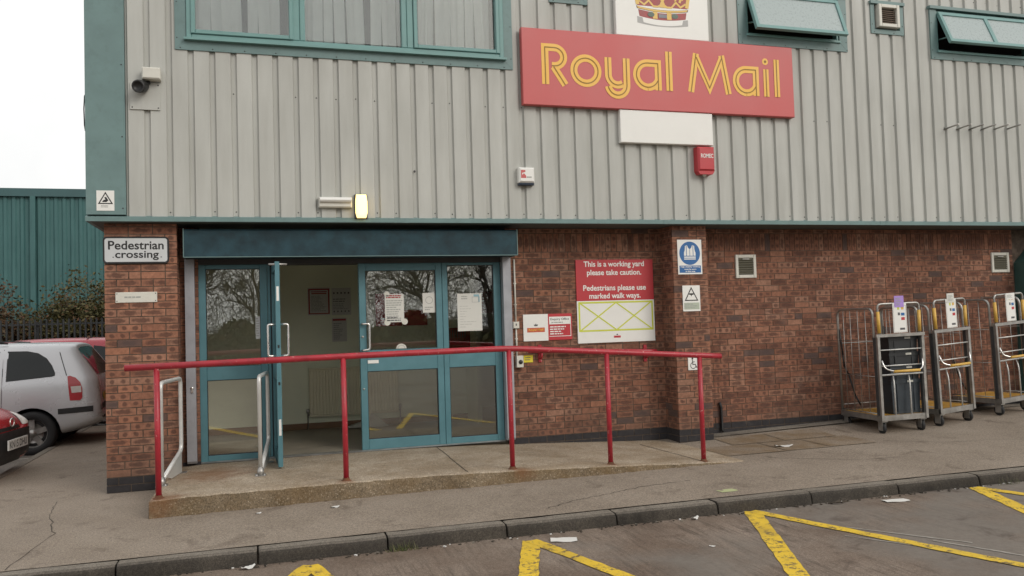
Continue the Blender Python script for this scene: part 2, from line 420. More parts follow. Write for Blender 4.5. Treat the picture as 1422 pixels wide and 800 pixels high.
        me.update()
        ob = bpy.data.objects.new(name, me); COL.objects.link(ob)
        if parent:
            ob.parent = parent
        else:
            ob.location = o
        ORG[ob.name] = tuple(o)
        return ob
def tag(o, label=None, cat=None, group=None, kind=None):
    for k, v in (('label', label), ('category', cat), ('group', group), ('kind', kind)):
        if v: o[k] = v
    return o
def thing(name, loc, label, cat, group=None):
    o = bpy.data.objects.new(name, None); COL.objects.link(o); o.location = loc
    o.empty_display_size = .2; ORG[o.name] = tuple(loc)
    return tag(o, label, cat, group)
def copy_tree(o, parent=None):
    c = o.copy(); COL.objects.link(c); ORG[c.name] = ORG[o.name]
    if parent: c.parent = parent
    for ch in list(o.children): copy_tree(ch, c)
    return c
FONTC = {}
def text_into(mb, s, cx, cz, width=None, height=None, y=0, align='C', bold=.0, frame=None, th=.0):
    """letters as flat mesh in the XZ plane (or in frame=(o,ux,uz,n)) facing -Y"""
    key = (s, bold)
    if key not in FONTC:
        cu = bpy.data.curves.new('txt', 'FONT'); cu.body = s; cu.size = 1; cu.offset = bold; cu.resolution_u = 4
        ob = bpy.data.objects.new('txt', cu); COL.objects.link(ob)
        dg = bpy.context.evaluated_depsgraph_get(); me = bpy.data.meshes.new_from_object(ob.evaluated_get(dg))
        FONTC[key] = ([tuple(v.co) for v in me.vertices], [tuple(p.vertices) for p in me.polygons])
        bpy.data.objects.remove(ob); bpy.data.curves.remove(cu); bpy.data.meshes.remove(me)
    vs, fs = FONTC[key]
    xs = [v[0] for v in vs]; ys = [v[1] for v in vs]
    x0, x1, y0, y1 = min(xs), max(xs), min(ys), max(ys)
    if width and height: sx, sz = width / (x1 - x0), height / (y1 - y0)
    elif width: sx = sz = width / (x1 - x0)
    else: sx = sz = height / (y1 - y0)
    b = len(mb.v)
    mx = (x0 + x1) / 2 if align == 'C' else x0
    my = (y0 + y1) / 2
    for v in vs:
        p = ((v[0] - mx) * sx + cx, (v[1] - my) * sz + cz)
        if frame:
            o, ux, uz, n = map(Vector, frame); mb.v.append(tuple(o + ux * p[0] + uz * p[1] + n * y))
        else: mb.v.append((p[0], y, p[1]))
    for f in fs: mb.face([b + i for i in f])
def arc(cx, cz, rx, rz, a0, a1, n=14):
    return [(cx + rx * math.cos(R(a0 + (a1 - a0) * i / n)), cz + rz * math.sin(R(a0 + (a1 - a0) * i / n))) for i in range(n + 1)]
def rpath(pts, r, n=5):
    """3D polyline with rounded corners"""
    P = [Vector(p) for p in pts]; out = [P[0]]
    for i in range(1, len(P) - 1):
        a = (P[i - 1] - P[i]); b = (P[i + 1] - P[i]); k = min(r, a.length * .49, b.length * .49)
        s, e = P[i] + a.normalized() * k, P[i] + b.normalized() * k
        for j in range(n + 1):
            t = j / n; out.append(s * (1 - t) ** 2 + P[i] * 2 * t * (1 - t) + e * t * t)
    out.append(P[-1]); return out
# ---------------------------------------------------------------- setting
TX = [-60, -1.0, 0.5, 2, 4, 6, 8, 9, 11, 14, 60]
TY = [-2.62, -1.4, -.5, .33, 60]
TZ = [[0] * 11,
      [0, 0, 0, .02, .03, .035, .03, .03, .06, .09, .09],
      [0, 0, 0, .02, .03, .03, .035, .045, .112, .17, .17],
      [0, 0, 0, .02, .03, .045, .10, .125, .155, .18, .18],
      [0, 0, 0, .02, .03, .045, .10, .125, .155, .18, .18]]
def pz(x, y):
    def loc(T, v):
        for i in range(len(T) - 2):
            if v < T[i + 1]: break
        else: i = len(T) - 2
        return i, min(1, max(0, (v - T[i]) / (T[i + 1] - T[i])))
    i, a = loc(TX, x); j, b = loc(TY, y)
    return (TZ[j][i] * (1 - a) + TZ[j][i + 1] * a) * (1 - b) + (TZ[j + 1][i] * (1 - a) + TZ[j + 1][i + 1] * a) * b
def sheet(mb, xs, ys, zf):
    b = len(mb.v)
    for y in ys:
        for x in xs: mb.v.append((x, y, zf(x, y)))
    n = len(xs)
    for j in range(len(ys) - 1):
        for i in range(n - 1):
            k = b + j * n + i; mb.face([k, k + 1, k + n + 1, k + n], True)
def lin(a, b, n): return [a + (b - a) * i / n for i in range(n + 1)]
rg = MB().mat('road'); sheet(rg, [-400, -60, -20, 0, 20, 60, 400], [-400, -60, -20, -2.9, 20, 60, 400], lambda x, y: -.1)
tag(rg.build('road', origin=(0, 0, -.1)), kind='structure')
pv = MB().mat('pave')
sheet(pv, lin(-1.32, 16, 70) + [60], lin(-2.62, .5, 24), pz)          # pavement in front of the building
sheet(pv, [-1.32, -1.2, -.9, -.6, -.3, -.1, .1], lin(.5, 26, 20), lambda x, y: 0)
sheet(pv, [-60, -30, -12, -6, -3, -1.32], [-2.62, -2, -1.2, .2], lambda x, y: 0)
tag(pv.build('pavement', origin=(0, 0, 0)), kind='structure')
by = MB().mat('bay')
sheet(by, [-40, -20, -8, -1.36], [.24, 2, 6, 12, 26], lambda x, y: -.094)
tag(by.build('parking_bay', origin=(-8, 6, -.094)), kind='structure')
# low kerb round the bays, with its faded edging line
be = MB().mat('kerb'); be.box(-1.40, -1.31, .26, 26, -.1, .006); be.box(-60, -1.31, .16, .26, -.1, .005)
tag(be.build('bay_kerb', origin=(-1.36, 5, -.1)), kind='structure')
bl = MB().mat('wpaint')
for y in (1.15, 3.72, 6.0, 8.4): bl.box(-6, -1.42, y, y + .08, -.094, -.090, 'b')
tag(bl.build('bay_marking', origin=(-3, 4, -.094)), kind='structure')
# kerb stones: rounded top front edge, each with an open joint
kb = MB(); x = -14 + .72; random.seed(3)
while x < 40:
    x1 = x + .915; dy = random.uniform(-.006, .006); dz = random.uniform(-.005, .005)
    prof = [(-2.636, -.2), (-2.636, -.002 + dz * .4), (-2.72, -.001 + dz)] + [(-2.735 - .045 * math.sin(a), -.041 + dz + .04 * math.cos(a)) for a in (0, .35, .75, 1.15, 1.57)] + [(-2.79, -.1), (-2.795, -.2)]
    prof = [(p[0] + dy, p[1]) for p in prof]
    n = len(prof); xs = [x + .004, x + .012] + lin(x + .1, x1 - .1, 4) + [x1 - .012, x1 - .004]
    b = len(kb.v)
    for i, xx in enumerate(xs):
        sh = .004 if i in (0, len(xs) - 1) else 0
        jt = random.uniform(-.002, .002)
        for (yy, zz) in prof: kb.v.append((xx, yy + sh + jt, zz - sh + jt))
    for i in range(len(xs) - 1):
        for k in range(n - 1):
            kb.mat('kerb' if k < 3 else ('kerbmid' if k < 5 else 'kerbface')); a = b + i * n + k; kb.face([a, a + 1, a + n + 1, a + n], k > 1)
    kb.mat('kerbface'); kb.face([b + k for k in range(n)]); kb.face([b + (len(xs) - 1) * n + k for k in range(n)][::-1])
    x = x1 + .004
tag(kb.build('kerb', origin=(4, -2.7, -.1)), kind='structure')

# entrance ramp
def rz(x, y=0):
    t = [(.5, .150), (.8, .165), (2.2, .171), (3.2, .165), (3.75, .148), (4.75, .112), (5.56, .072), (6.28, .040)]
    for (a, za), (b, zb) in zip(t, t[1:]):
        if x <= b: 
            f = max(0, (x - a) / (b - a)); return za + (zb - za) * f
    return t[-1][1]
random.seed(5)
rp = MB(); xs = lin(.54, 6.25, 90); ys = [-1.375, -1.36, -1.33, -1.0, -.6, -.2, .0]
wob = [random.uniform(-.017, .017) for _ in xs]; wob2 = [random.uniform(-.006, .006) for _ in xs]
b = len(rp.v); n = len(xs)
for j, y in enumerate(ys):
    for i, xx in enumerate(xs):
        d = wob[i] if j < 3 else 0; dz = (-.012 if j == 0 else (-.004 if j == 1 else 0)) + (wob2[i] * .5 if j < 3 else 0)
        rp.v.append((xx + (0 if i else wob[j]), y + d, rz(xx) + dz))
rp.mat('ramp')
for j in range(len(ys) - 1):
    for i in range(n - 1):
        k = b + j * n + i; rp.face([k, k + 1, k + n + 1, k + n], True)
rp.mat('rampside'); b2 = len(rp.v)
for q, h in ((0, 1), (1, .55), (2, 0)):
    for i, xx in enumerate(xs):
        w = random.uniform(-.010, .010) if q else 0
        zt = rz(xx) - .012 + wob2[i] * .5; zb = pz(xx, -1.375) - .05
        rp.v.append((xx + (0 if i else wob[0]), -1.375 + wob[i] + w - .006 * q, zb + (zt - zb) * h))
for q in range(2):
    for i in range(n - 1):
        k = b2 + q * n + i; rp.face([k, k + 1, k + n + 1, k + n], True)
b3 = len(rp.v)
for y in ys:
    rp.v.append((.54, y, -.05)); 
for j in range(len(ys) - 1): rp.face([b + j * n, b + (j + 1) * n, b3 + j + 1, b3 + j])
b3 = len(rp.v)
for y in ys: rp.v.append((6.25, y, -.02))
for j in range(len(ys) - 1): rp.face([b + j * n + n - 1, b + (j + 1) * n + n - 1, b3 + j + 1, b3 + j])
# inside the door recess, between column and pier
rp.mat('ramp'); sheet(rp, lin(.668, 6.247, 40), [0, .15, .45], lambda x, y: rz(x))
rp.mat('kerbface')
for (xa, ya, xb, yb, wj) in ((3.36, .33, 3.30, -1.35, .008), (5.72, 0, 5.80, -1.36, .010)):
    n_ = 10; P = [(xa + (xb - xa) * i / n_ + random.uniform(-.006, .006), ya + (yb - ya) * i / n_) for i in range(n_ + 1)]
    for (x0_, y0_), (x1_, y1_) in zip(P, P[1:]): rp.poly([(x0_ - wj / 2, y0_, rz(x0_) + .0035), (x1_ - wj / 2, y1_, rz(x1_) + .0035), (x1_ + wj / 2, y1_, rz(x1_) + .0035), (x0_ + wj / 2, y0_, rz(x0_) + .0035)])
tag(rp.build('ramp', origin=(3, -.7, 0)), kind='structure')
fl = MB().mat('flag')
for (xa, xb, ya, yb) in ((6.27, 7.02, -1.02, -.42), (7.04, 7.60, -1.0, -.42), (6.72, 7.4, -.40, .02), (7.42, 8.15, -.40, .04), (7.62, 8.25, -.98, -.42)):
    q = [(xa, ya), (xb, ya), (xb, yb), (xa, yb)]
    fl.poly([(x, y, pz(x, y) + .006) for x, y in q])
tag(fl.build('paving_slabs', origin=(7.2, -.4, .03)), kind='structure')
st = MB().mat('kerb')
sheet(st, lin(6.72, 16, 30), [.12, .335], lambda x, y: pz(x, .33) + .004 - (.0 if y > .2 else .004))
tag(st.build('concrete_strip', origin=(9, .2, .1)), kind='structure')
ck = MB().mat('kerbface'); random.seed(9)
def crack(P, w):
    Q = []
    for (a, b_), (c, d) in zip(P, P[1:]):
        for i in range(8): Q.append((a + (c - a) * i / 8 + random.uniform(-.012, .012), b_ + (d - b_) * i / 8 + random.uniform(-.012, .012)))
    Q.append(P[-1])
    for i, ((a, b_), (c, d)) in enumerate(zip(Q, Q[1:])):
        l = math.hypot(c - a, d - b_) + 1e-6; nx, ny = -(d - b_) / l * w / 2, (c - a) / l * w / 2; k = random.uniform(.5, 1.3)
        ck.poly([(x, y, pz(x, y) + .003) for x, y in ((a - nx * k, b_ - ny * k), (c - nx * k, d - ny * k), (c + nx * k, d + ny * k), (a + nx * k, b_ + ny * k))])
crack([(3.72, -2.42), (3.98, -2.27), (4.2, -2.2), (4.5, -2.1), (4.78, -2.0), (5.3, -1.95)], .007)
crack([(6.6, -1.3), (7.0, -1.55), (7.35, -1.75), (7.9, -1.82)], .006); crack([(-.4, -.2), (-.3, -.9), (-.12, -1.6), (-.2, -2.6)], .005); crack([(8.4, -.9), (8.9, -1.3), (9.6, -1.45), (10.4, -1.9)], .006)
tag(ck.build('pavement_crack', origin=(4, -2, 0)), kind='structure')
# yellow hatching on the yard
yl = MB().mat('ypaint'); zz = [(-.5, -2.93), (.45, -5.75), (1.78, -2.95), (2.42, -5.72), (3.40, -2.95), (4.14, -5.7), (5.40, -2.81), (6.48, -5.8), (7.74, -2.84), (8.7, -5.75), (9.9, -2.86), (10.9, -5.75), (12.1, -2.86)]
def strip(mb, a, c, w, z, n=14, jit=.006):
    a, c = Vector(a), Vector(c); d = (c - a).normalized(); nn = Vector((-d.y, d.x)); P = []
    for i in range(n + 1):
        p = a + (c - a) * i / n
        P.append((p + nn * (w / 2 + random.uniform(-jit, jit)), p - nn * (w / 2 + random.uniform(-jit, jit))))
    for (l, r), (l2, r2) in zip(P, P[1:]):
        mb.poly([(r.x, r.y, z), (r2.x, r2.y, z), (l2.x, l2.y, z), (l.x, l.y, z)])
for i in range(len(zz) - 1):
    down = zz[i + 1][1] < zz[i][1]
    strip(yl, zz[i], zz[i + 1], .105 if down else .135, -.0955 + (.0015 if down else 0), 40)
tag(yl.build('road_marking', origin=(4, -4, -.096)), kind='structure')
ws = MB().mat('wpaint')
for (p, q, w) in (((5.75, -3.55), (6.25, -4.25), .022), ((5.58, -3.75), (5.95, -4.3), .02), ((6.05, -4.1), (6.3, -4.62), .025)):
    strip(ws, p, q, w, -.0965, 12, .007)
tag(ws.build('road_scrape', origin=(6, -4, -.097)), kind='structure')

# ---------------------------------------------------------------- the depot
B = thing('depot_building', (6, 0, 0), 'two storey depot with red brick ground floor, grey ribbed cladding above and blue glazed entrance', 'building')
rb = random.Random(11)
def bricks(mb, mo, o, ux, n, W, z0, z1, eng, soldier=None, start=0., hue=0.):
    o, ux, n = Vector(o), Vector(ux), Vector(n); up = Vector((0, 0, 1))
    def one(a, b_, c, d, isEng, rot=False):
        p = rb.uniform(-.0015, .0015); D = .028
        P = [o + ux * x + up * (z - o.z) + n * h for h in (-D, p) for (x, z) in ((a, c), (b_, c), (b_, d), (a, d))]
        k = len(mb.v); mb.v += [tuple(q) for q in P]
        mb.c = (min(1, max(0, rb.betavariate(2, 2) + hue)), rb.random(), 1.0 if isEng else 0.0)
        uvs = [(0, 0), (1, 0), (1, 1), (0, 1)]
        if rot: uvs = [(0, 1), (0, 0), (1, 0), (1, 1)]
        if (b_ - a) < .12 and not rot: uvs = [(.27 - .2, 0), (.27 + .2, 0), (.27 + .2, 1), (.07, 1)]
        mb.face([k + 4, k + 5, k + 6, k + 7], False, uvs)
        for i in range(4):
            j = (i + 1) % 4; mb.face([k + i, k + j, k + 4 + j, k + 4 + i], False, [uvs[i], uvs[j], uvs[j], uvs[i]])
    z = z0; c = 0
    while z < z1 - .02:
        if soldier and abs(z - soldier) < .02:
            x = 0
            while x < W - .01:
                one(x + .005, min(x + .07, W), z + .005, z + .22, False, True); x += .075
            z += .225; c += 1; continue
        h = min(z + .0705, z1)
        x = -((c * .1125 + start) % .225)
        if rb.random() < .12: x -= .1125 * (1 if x > -.11 else -1) * .5
        while x < W - .012:
            L = .225 if rb.random() > .10 else .1125
            a, b_ = max(x, 0 if x > -.2 else 0), min(x + L - .010, W)
            if W - (x + L) < .03: b_ = W
            if b_ - a > .015: one(a, b_, z + .0045, h, z < eng - .02)
            x += L
            if W - x < .03: break
        z += .075; c += 1
WY = .33; PX0, PX1 = 6.245, 6.705; CW = .668
def wallpart(name, segs, mort, label=None):
    mb = MB().mat('brick')
    for s_ in segs: bricks(mb, None, *s_[:6], **(s_[6] if len(s_) > 6 else {}))
    mb.mat('mortar')
    mb.c = (0, 0, 0)
    for m_ in mort: mb.box(*m_)
    return mb.build(name, B, attr=True, recalc=False)
F, L_, Rr = (0, -1, 0), (-1, 0, 0), (1, 0, 0)
wallpart('brick_column', [((0, 0, 0), (1, 0, 0), F, CW, .0, 2.655, {'eng': .15, 'hue': .13}),
                          ((CW, .029, 0), (0, 1, 0), Rr, WY - .03, .0, 2.655, {'eng': .15, 'start': .1, 'hue': .05}),
                          ((0, 12, 0), (0, -1, 0), L_, 11.97, .0, 2.655, {'eng': .15})],
         [(.005, CW - .005, .005, 12, -.1, 2.657)])
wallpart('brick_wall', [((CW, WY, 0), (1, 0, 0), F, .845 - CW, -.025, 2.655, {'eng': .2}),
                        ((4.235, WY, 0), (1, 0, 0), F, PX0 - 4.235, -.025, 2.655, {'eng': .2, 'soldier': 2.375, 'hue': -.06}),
                        ((PX1, WY, 0), (1, 0, 0), F, 11.86 - PX1, -.025, 2.655, {'eng': .2, 'soldier': 2.375, 'hue': -.17})],  # wall right of the pier: its shade is put into darker brick tones
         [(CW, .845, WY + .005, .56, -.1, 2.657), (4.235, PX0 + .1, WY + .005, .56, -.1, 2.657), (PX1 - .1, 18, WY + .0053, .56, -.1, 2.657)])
wallpart('brick_pier', [((PX0, 0, 0), (1, 0, 0), F, PX1 - PX0, -.025, 2.655, {'eng': .2, 'hue': .08}),
                        ((PX0, WY, 0), (0, -1, 0), L_, WY - .029, -.025, 2.655, {'eng': .2, 'start': .05}),
                        ((PX1, .029, 0), (0, 1, 0), Rr, WY - .03, -.025, 2.655, {'eng': .2})],
         [(PX0 + .005, PX1 - .005, .005, WY, -.1, 2.657)])
wl = MB().mat('brick')
# shell: back, far side, roof and the upper box behind the sheeting
sh = MB().mat('clad'); sh.box(-.10, 18, 11.9, 12.1, 2.7, 7.2); sh.box(17.9, 18.1, -.05, 11.9, -.1, 7.2); sh.build('rear_wall', B)
sr = MB().mat('soffit'); sr.box(-.12, 18.1, -.10, 12.1, 7.2, 7.3); sr.build('roof', B)

# ribbed cladding: wide crowns proud, narrow valleys, cut round the windows
PITCH = .2063; CY, VY = -.12, -.093
wins = [(.70, 4.25, 4.415, 6.0), (4.72, 5.19, 5.235, 5.66), (7.205, 8.795, 4.92, 5.62), (9.20, 9.70, 5.195, 5.60), (10.155, 11.95, 4.915, 5.60)]
def cl_profile(x0, x1):
    pts = [(x0, None)]; k = math.floor((x0 - .857) / PITCH) - 1
    out = []
    while True:
        c = .857 + k * PITCH - .02                 # right end of a valley sits at .857+k*PITCH
        for xx, yy in ((c - .032, CY), (c - .021, VY), (c + .021, VY), (c + .032, CY)): out.append((xx, yy))
        k += 1
        if c > x1 + PITCH: break
    def yat(x):
        for (a, ya), (b, yb) in zip(out, out[1:]):
            if a <= x <= b: return ya + (yb - ya) * (x - a) / (b - a)
    return [(x0, yat(x0))] + [p for p in out if x0 + 1e-4 < p[0] < x1 - 1e-4] + [(x1, yat(x1))]
cl = MB().mat('clad')
def clad(x0, x1, z0, z1):
    P = cl_profile(x0, x1); b = len(cl.v)
    for z in (z0, z1): cl.v += [(x, y, z) for x, y in P]
    n = len(P)
    for i in range(n - 1): cl.face([b + i, b + i + 1, b + n + i + 1, b + n + i])
XE = [.225]; 
edges = [(.225, .70)] + [(a, b) for a, b in zip([w[1] for w in wins], [w[0] for w in wins[1:]] + [18.0])]
for a, b_ in edges: clad(a, b_, 2.712, 7.2)
for (a, b_, c, d) in wins: clad(a, b_, 2.712, c); clad(a, b_, d, 7.2)
# side elevation sheet and fixings
cl.box(-.125, -.09, -.06, 12, 2.712, 7.2)
cl.mat('darkgrey'); k = 0; x = .857 - .02 - PITCH * 3; rs = random.Random(4)
def screw(x, y, z, r=.007):
    cl.lathe([(0, .006), (r * .6, .006), (r, .003), (r, 0)], (x, y, z), (0, -1, 0), 6)
while x < 13:
    for z in (2.765, 3.99, 5.75):
        if rs.random() < .62 and not any(w[0] - .05 < x < w[1] + .05 and w[2] - .05 < z < w[3] + .05 for w in wins): screw(x + rs.uniform(-.008, .008), VY, z + rs.uniform(-.01, .01))
    x += PITCH
screw(3.10, CY, 3.225, .014)
cl.build('cladding', B)
tr = MB().mat('teal')
tr.box(-.134, .222, -.138, -.085, 2.728, 7.2); tr.box(-.134, -.10, -.085, .25, 2.728, 7.2)
tr.mat('darkgrey')
for z in (2.79, 3.5, 4.22, 5.0): tr.lathe([(0, .005), (.006, .004), (.008, 0)], (.195, -.138, z), (0, -1, 0), 6)
tr.build('corner_flashing', B)
bf = MB().mat('teal'); bf.prism([(-.145, 2.662), (-.145, 2.706), (-.085, 2.726), (-.085, 2.69), (-.10, 2.662)], 'x', -.14, 18.05)
bf.prism([(-.14, 2.6625), (-.14, 2.7055), (-.085, 2.7255), (-.085, 2.6625)], 'y', -.084, 12.0)
for x in (2.97, 6.07, 9.17, 12.27): bf.box(x, x + .05, -.148, -.146, 2.66, 2.709)
bf.build('base_flashing', B)
so = MB().mat('soffit'); so.box(-.10, 18.0, -.10, .6, 2.66, 2.70); so.box(-.085, .0, .6, 12, 2.66, 2.70); so.build('soffit', B)

# ---- upper windows
def flashing(name, x0, x1, z0, z1, w, top=True):
    mb = MB().mat('teal'); y0, y1 = -.134, -.07
    mb.prism([(x0, z0), (x0 + w, z0 + w), (x0 + w, z1), (x0, z1)], 'y', y0, y1)
    mb.prism([(x1, z0), (x1, z1), (x1 - w, z1), (x1 - w, z0 + w)], 'y', y0, y1)
    mb.prism([(x0 + .001, z0), (x1 - .001, z0), (x1 - w, z0 + w - .001), (x0 + w, z0 + w - .001)], 'y', y0 + .001, y1)
    if top: mb.box(x0 - .01, x1 + .01, -.16, -.07, z1 - .02, z1 + .02); 
    mb.mat('darkgrey')
    xx = x0 + .05
    while xx < x1:
        mb.lathe([(0, .004), (.005, .003), (.007, 0)], (xx, y0, z0 + .02), (0, -1, 0), 6); xx += .31
    zz_ = z0 + .12
    while zz_ < z1:
        for xq in (x0 + .02, x1 - .02): mb.lathe([(0, .004), (.005, .003), (.007, 0)], (xq, y0, zz_), (0, -1, 0), 6)
        zz_ += .37
    return mb
def frame_into(mb, x0, x1, z0, z1, w, y0, y1, bars=(), r=.006):
    """mitred bar frame with bevelled lips; bars: vertical dividers (x0,x1)"""
    mb.bbox(x0, x0 + w, y0, y1, z0, z1, r); mb.bbox(x1 - w, x1, y0, y1, z0, z1, r)
    mb.bbox(x0 + w, x1 - w, y0 + .002, y1, z0, z0 + w, r); mb.bbox(x0 + w, x1 - w, y0 + .002, y1, z1 - w, z1, r)
    for a, c in bars: mb.bbox(a, c, y0 + .001, y1, z0 + w, z1 - w, r)
W1 = flashing('window', .691, 4.255, 4.41, 6.02, .105).build('window', B); W1['label'] = 'wide three pane window with drawn pale blinds'
fm = MB().mat('teal_win')
frame_into(fm, .800, 4.150, 4.525, 5.92, .05, -.15, -.05, ((1.845, 1.915), (1.918, 1.972), (2.993, 3.05), (3.053, 3.122)))
fm.box(.78, 4.17, -.185, -.05, 4.505, 4.528)
for (a, c) in ((.845, 1.85), (3.125, 4.10)): frame_into(fm, a, c, 4.575, 5.88, .042, -.168, -.09)
fm.build('frame', W1)
pg = MB().mat('glass_up')
for (a, c) in ((.88, 1.82), (1.972, 2.993), (3.16, 4.06)): pg.box(a, c, -.105, -.10, 4.60, 5.86)
pg.build('pane', W1)
# vertical blinds: hanging strips, some turned or pushed aside
rs = random.Random(21); vb = MB().mat('fabric')
def slats(x0, x1, gaps):
    x = x0
    while x < x1:
        w = rs.uniform(.085, .125)
        if not any(a < x + w / 2 < b_ for a, b_ in gaps):
            a = rs.uniform(-.35, .35); lean = rs.uniform(-.035, .035); y = .05 + rs.uniform(-.02, .02)
            zb = 4.50 + rs.uniform(-.02, .03); b = len(vb.v)
            for z, l in ((zb, lean), (5.2, lean * .4), (5.95, 0)):
                for q in range(5):
                    t = q / 4 - .5
                    vb.v.append((x + w / 2 + l + t * w * math.cos(a), y + t * w * math.sin(a) + .018 * math.cos(t * PI), z))
            for i in range(2):
                for q in range(4): vb.face([b + i * 5 + q, b + i * 5 + q + 1, b + i * 5 + q + 6, b + i * 5 + q + 5], True)
        x += w * rs.uniform(.80, 1.02)
slats(.82, 1.98, [(.99, 1.02), (1.28, 1.40), (1.62, 1.66), (1.74, 1.77)]); slats(1.98, 3.0, [(2.62, 2.70)]); slats(3.02, 4.12, [(3.22, 3.27), (4.02, 4.2)])
vb.build('blind', W1)
rm = MB().mat('room'); rm.box(.25, 4.6, 1.6, 1.7, 4.0, 6.4); rm.box(.25, 12.5, .0, 1.6, 6.3, 6.4); rm.box(.25, 12.5, .0, 1.6, 4.0, 4.1); rm.box(.25, .3, .0, 1.6, 4.1, 6.3); rm.box(4.6, 12.5, 1.6, 1.7, 4.1, 6.3); rm.build('upper_room', B)
# top hung toilet windows
def hung(x0, x1, z0, z1, w, lab, split, tilt, sash):
    Wn = flashing('window', x0, x1, z0, z1, w).build('window', B); Wn['label'] = lab
    a, c, e, g = x0 + w, x1 - w, z0 + w, z1 - .03
    f = MB().mat('teal_win'); frame_into(f, a, c, e, g, .035, -.12, -.04); f.box(a - .01, c + .01, -.155, -.04, e - .015, e + .012); f.build('frame', Wn)
    # open sash: hinged along its head
    sa, sc_, hz, ln = sash
    o = Vector((sa, -.14, hz)); ux = Vector((1, 0, 0)); dn = Vector((0, -math.sin(tilt), -math.cos(tilt))); nn = Vector((0, -math.cos(tilt), math.sin(tilt)))
    wd = sc_ - sa; s_ = MB().mat('teal_win'); t = .045
    s_.obox(o, ux, dn, nn, (0, t), (0, ln), (-.025, .02)); s_.obox(o, ux, dn, nn, (wd - t, wd), (0, ln), (-.025, .02))
    s_.obox(o, ux, dn, nn, (t, wd - t), (0, t), (-.024, .019)); s_.obox(o, ux, dn, nn, (t, wd - t), (ln - t, ln), (-.024, .019))
    if split: s_.obox(o, ux, dn, nn, (wd / 2 - .03, wd / 2 + .03), (t, ln - t), (-.023, .018))
    s_.tube([(sa + .05, -.06, e + .18), tuple(o + ux * .05 + dn * (ln - .1))], .008, 6); s_.tube([(sc_ - .05, -.06, e + .18), tuple(o + ux * (wd - .05) + dn * (ln - .1))], .008, 6)
    sx = s_.build('sash', Wn)
    g_ = MB().mat('frost')
    for (p, q) in (((t, wd / 2 - .03), (wd / 2 + .03, wd - t)) if split else ((t, wd - t),)): g_.obox(o, ux, dn, nn, (p, q), (t, ln - t), (-.012, .004))
    g_.build('pane', Wn)
hung(7.196, 8.805, 4.912, 5.63, .12, 'top hung window with one obscured pane pushed open', False, R(20), (7.33, 8.66, 5.56, .54))
hung(10.149, 11.96, 4.908, 5.61, .105, 'top hung window with two obscured panes pushed open', True, R(23), (10.27, 11.84, 5.54, .50))
tl = MB().mat('tubelit'); tl.box(7.40, 7.62, .25, .32, 5.13, 5.18); tl.build('room_lamp', B)
def extractor(x0, x1, z0, z1, full=True):
    v = flashing('extractor_vent', x0, x1, z0, z1, .06).build('extractor_vent', B)
    if full:
        f = MB().mat('offwhite'); frame_into(f, x0 + .09, x1 - .10, z0 + .08, z1 - .03, .045, -.19, -.10); f.build('frame', v)
        g_ = MB().mat('darkgrey'); z = z0 + .12
        g_.box(x0 + .13, x1 - .14, -.12, -.11, z0 + .12, z1 - .07); g_.mat(PM('vent_slat_brown', (.16, .12, .09), .6))
        while z < z1 - .09: g_.obox((x0 + .134, -.15, z), (1, 0, 0), (0, .7, .7), (0, -.7, .7), (0, x1 - x0 - .278), (-.014, .014), (-.002, .002)); z += .026
        g_.build('grille', v)
extractor(9.19, 9.71, 5.19, 5.60); extractor(4.717, 5.191, 5.231, 5.66)

# ---- things fixed low on the brickwork (parts of the building)
def brickvent(x0, x1, z0, z1):
    f = MB().mat('offwhite'); frame_into(f, x0, x1, z0, z1, .042, WY - .022, WY + .02); v = f.build('wall_vent', B)
    g_ = MB().mat(PM('vent_mesh_olive', (.15, .14, .10), .8)); g_.box(x0 + .04, x1 - .04, WY - .006, WY + .01, z0 + .04, z1 - .04); g_.mat(PM('vent_blade_olive', (.10, .095, .07), .6)); z = z0 + .06
    while z < z1 - .06: g_.obox((x0 + .043, WY - .010, z), (1, 0, 0), (0, .7, .7), (0, -.7, .7), (0, x1 - x0 - .086), (-.014, .014), (-.0015, .0015)); z += .03
    g_.mat('galv'); g_.box((x0 + x1) / 2 - .05, (x0 + x1) / 2 + .05, WY - .024, WY - .012, z1 - .062, z1 - .05)
    g_.build('grille', v)
brickvent(7.30, 7.603, 2.025, 2.326); brickvent(11.46, 11.78, 2.045, 2.33)
for i in range(6):
    pn = MB().mat('galv'); x = 10.33 + i * .213; pn.tube([(x, -.085, 3.965 + .008 * i), (x + .012, -.33, 3.985 + .008 * i)], .011, 7); pn.build('bracket_pin', B)
# green roller door at the far right
gd = MB().mat('green'); gd.prism([(11.88, .05), (11.88, 2.18), (12.10, 2.38), (15.4, 2.38), (15.4, .05)], 'y', .02, WY)
gd.mat('green2'); gd.box(12.00, 12.10, -.05, .02, .1, 2.16); gd.box(15.1, 15.2, -.05, .02, .1, 2.16)
gd.mat('green'); z = .12
while z < 2.1: gd.box(12.1, 15.1, -.002, .02, z, z + .094); z += .1
gd.build('roller_door', B)
cbm = MB().mat('black'); cbm.tube([(-.136, .02, 3.98), (-.165, .02, 3.93), (-.172, .02, 3.8), (-.168, .02, 3.64), (-.16, .02, 3.58)], .006, 6); cbm.build('loose_cable', B)
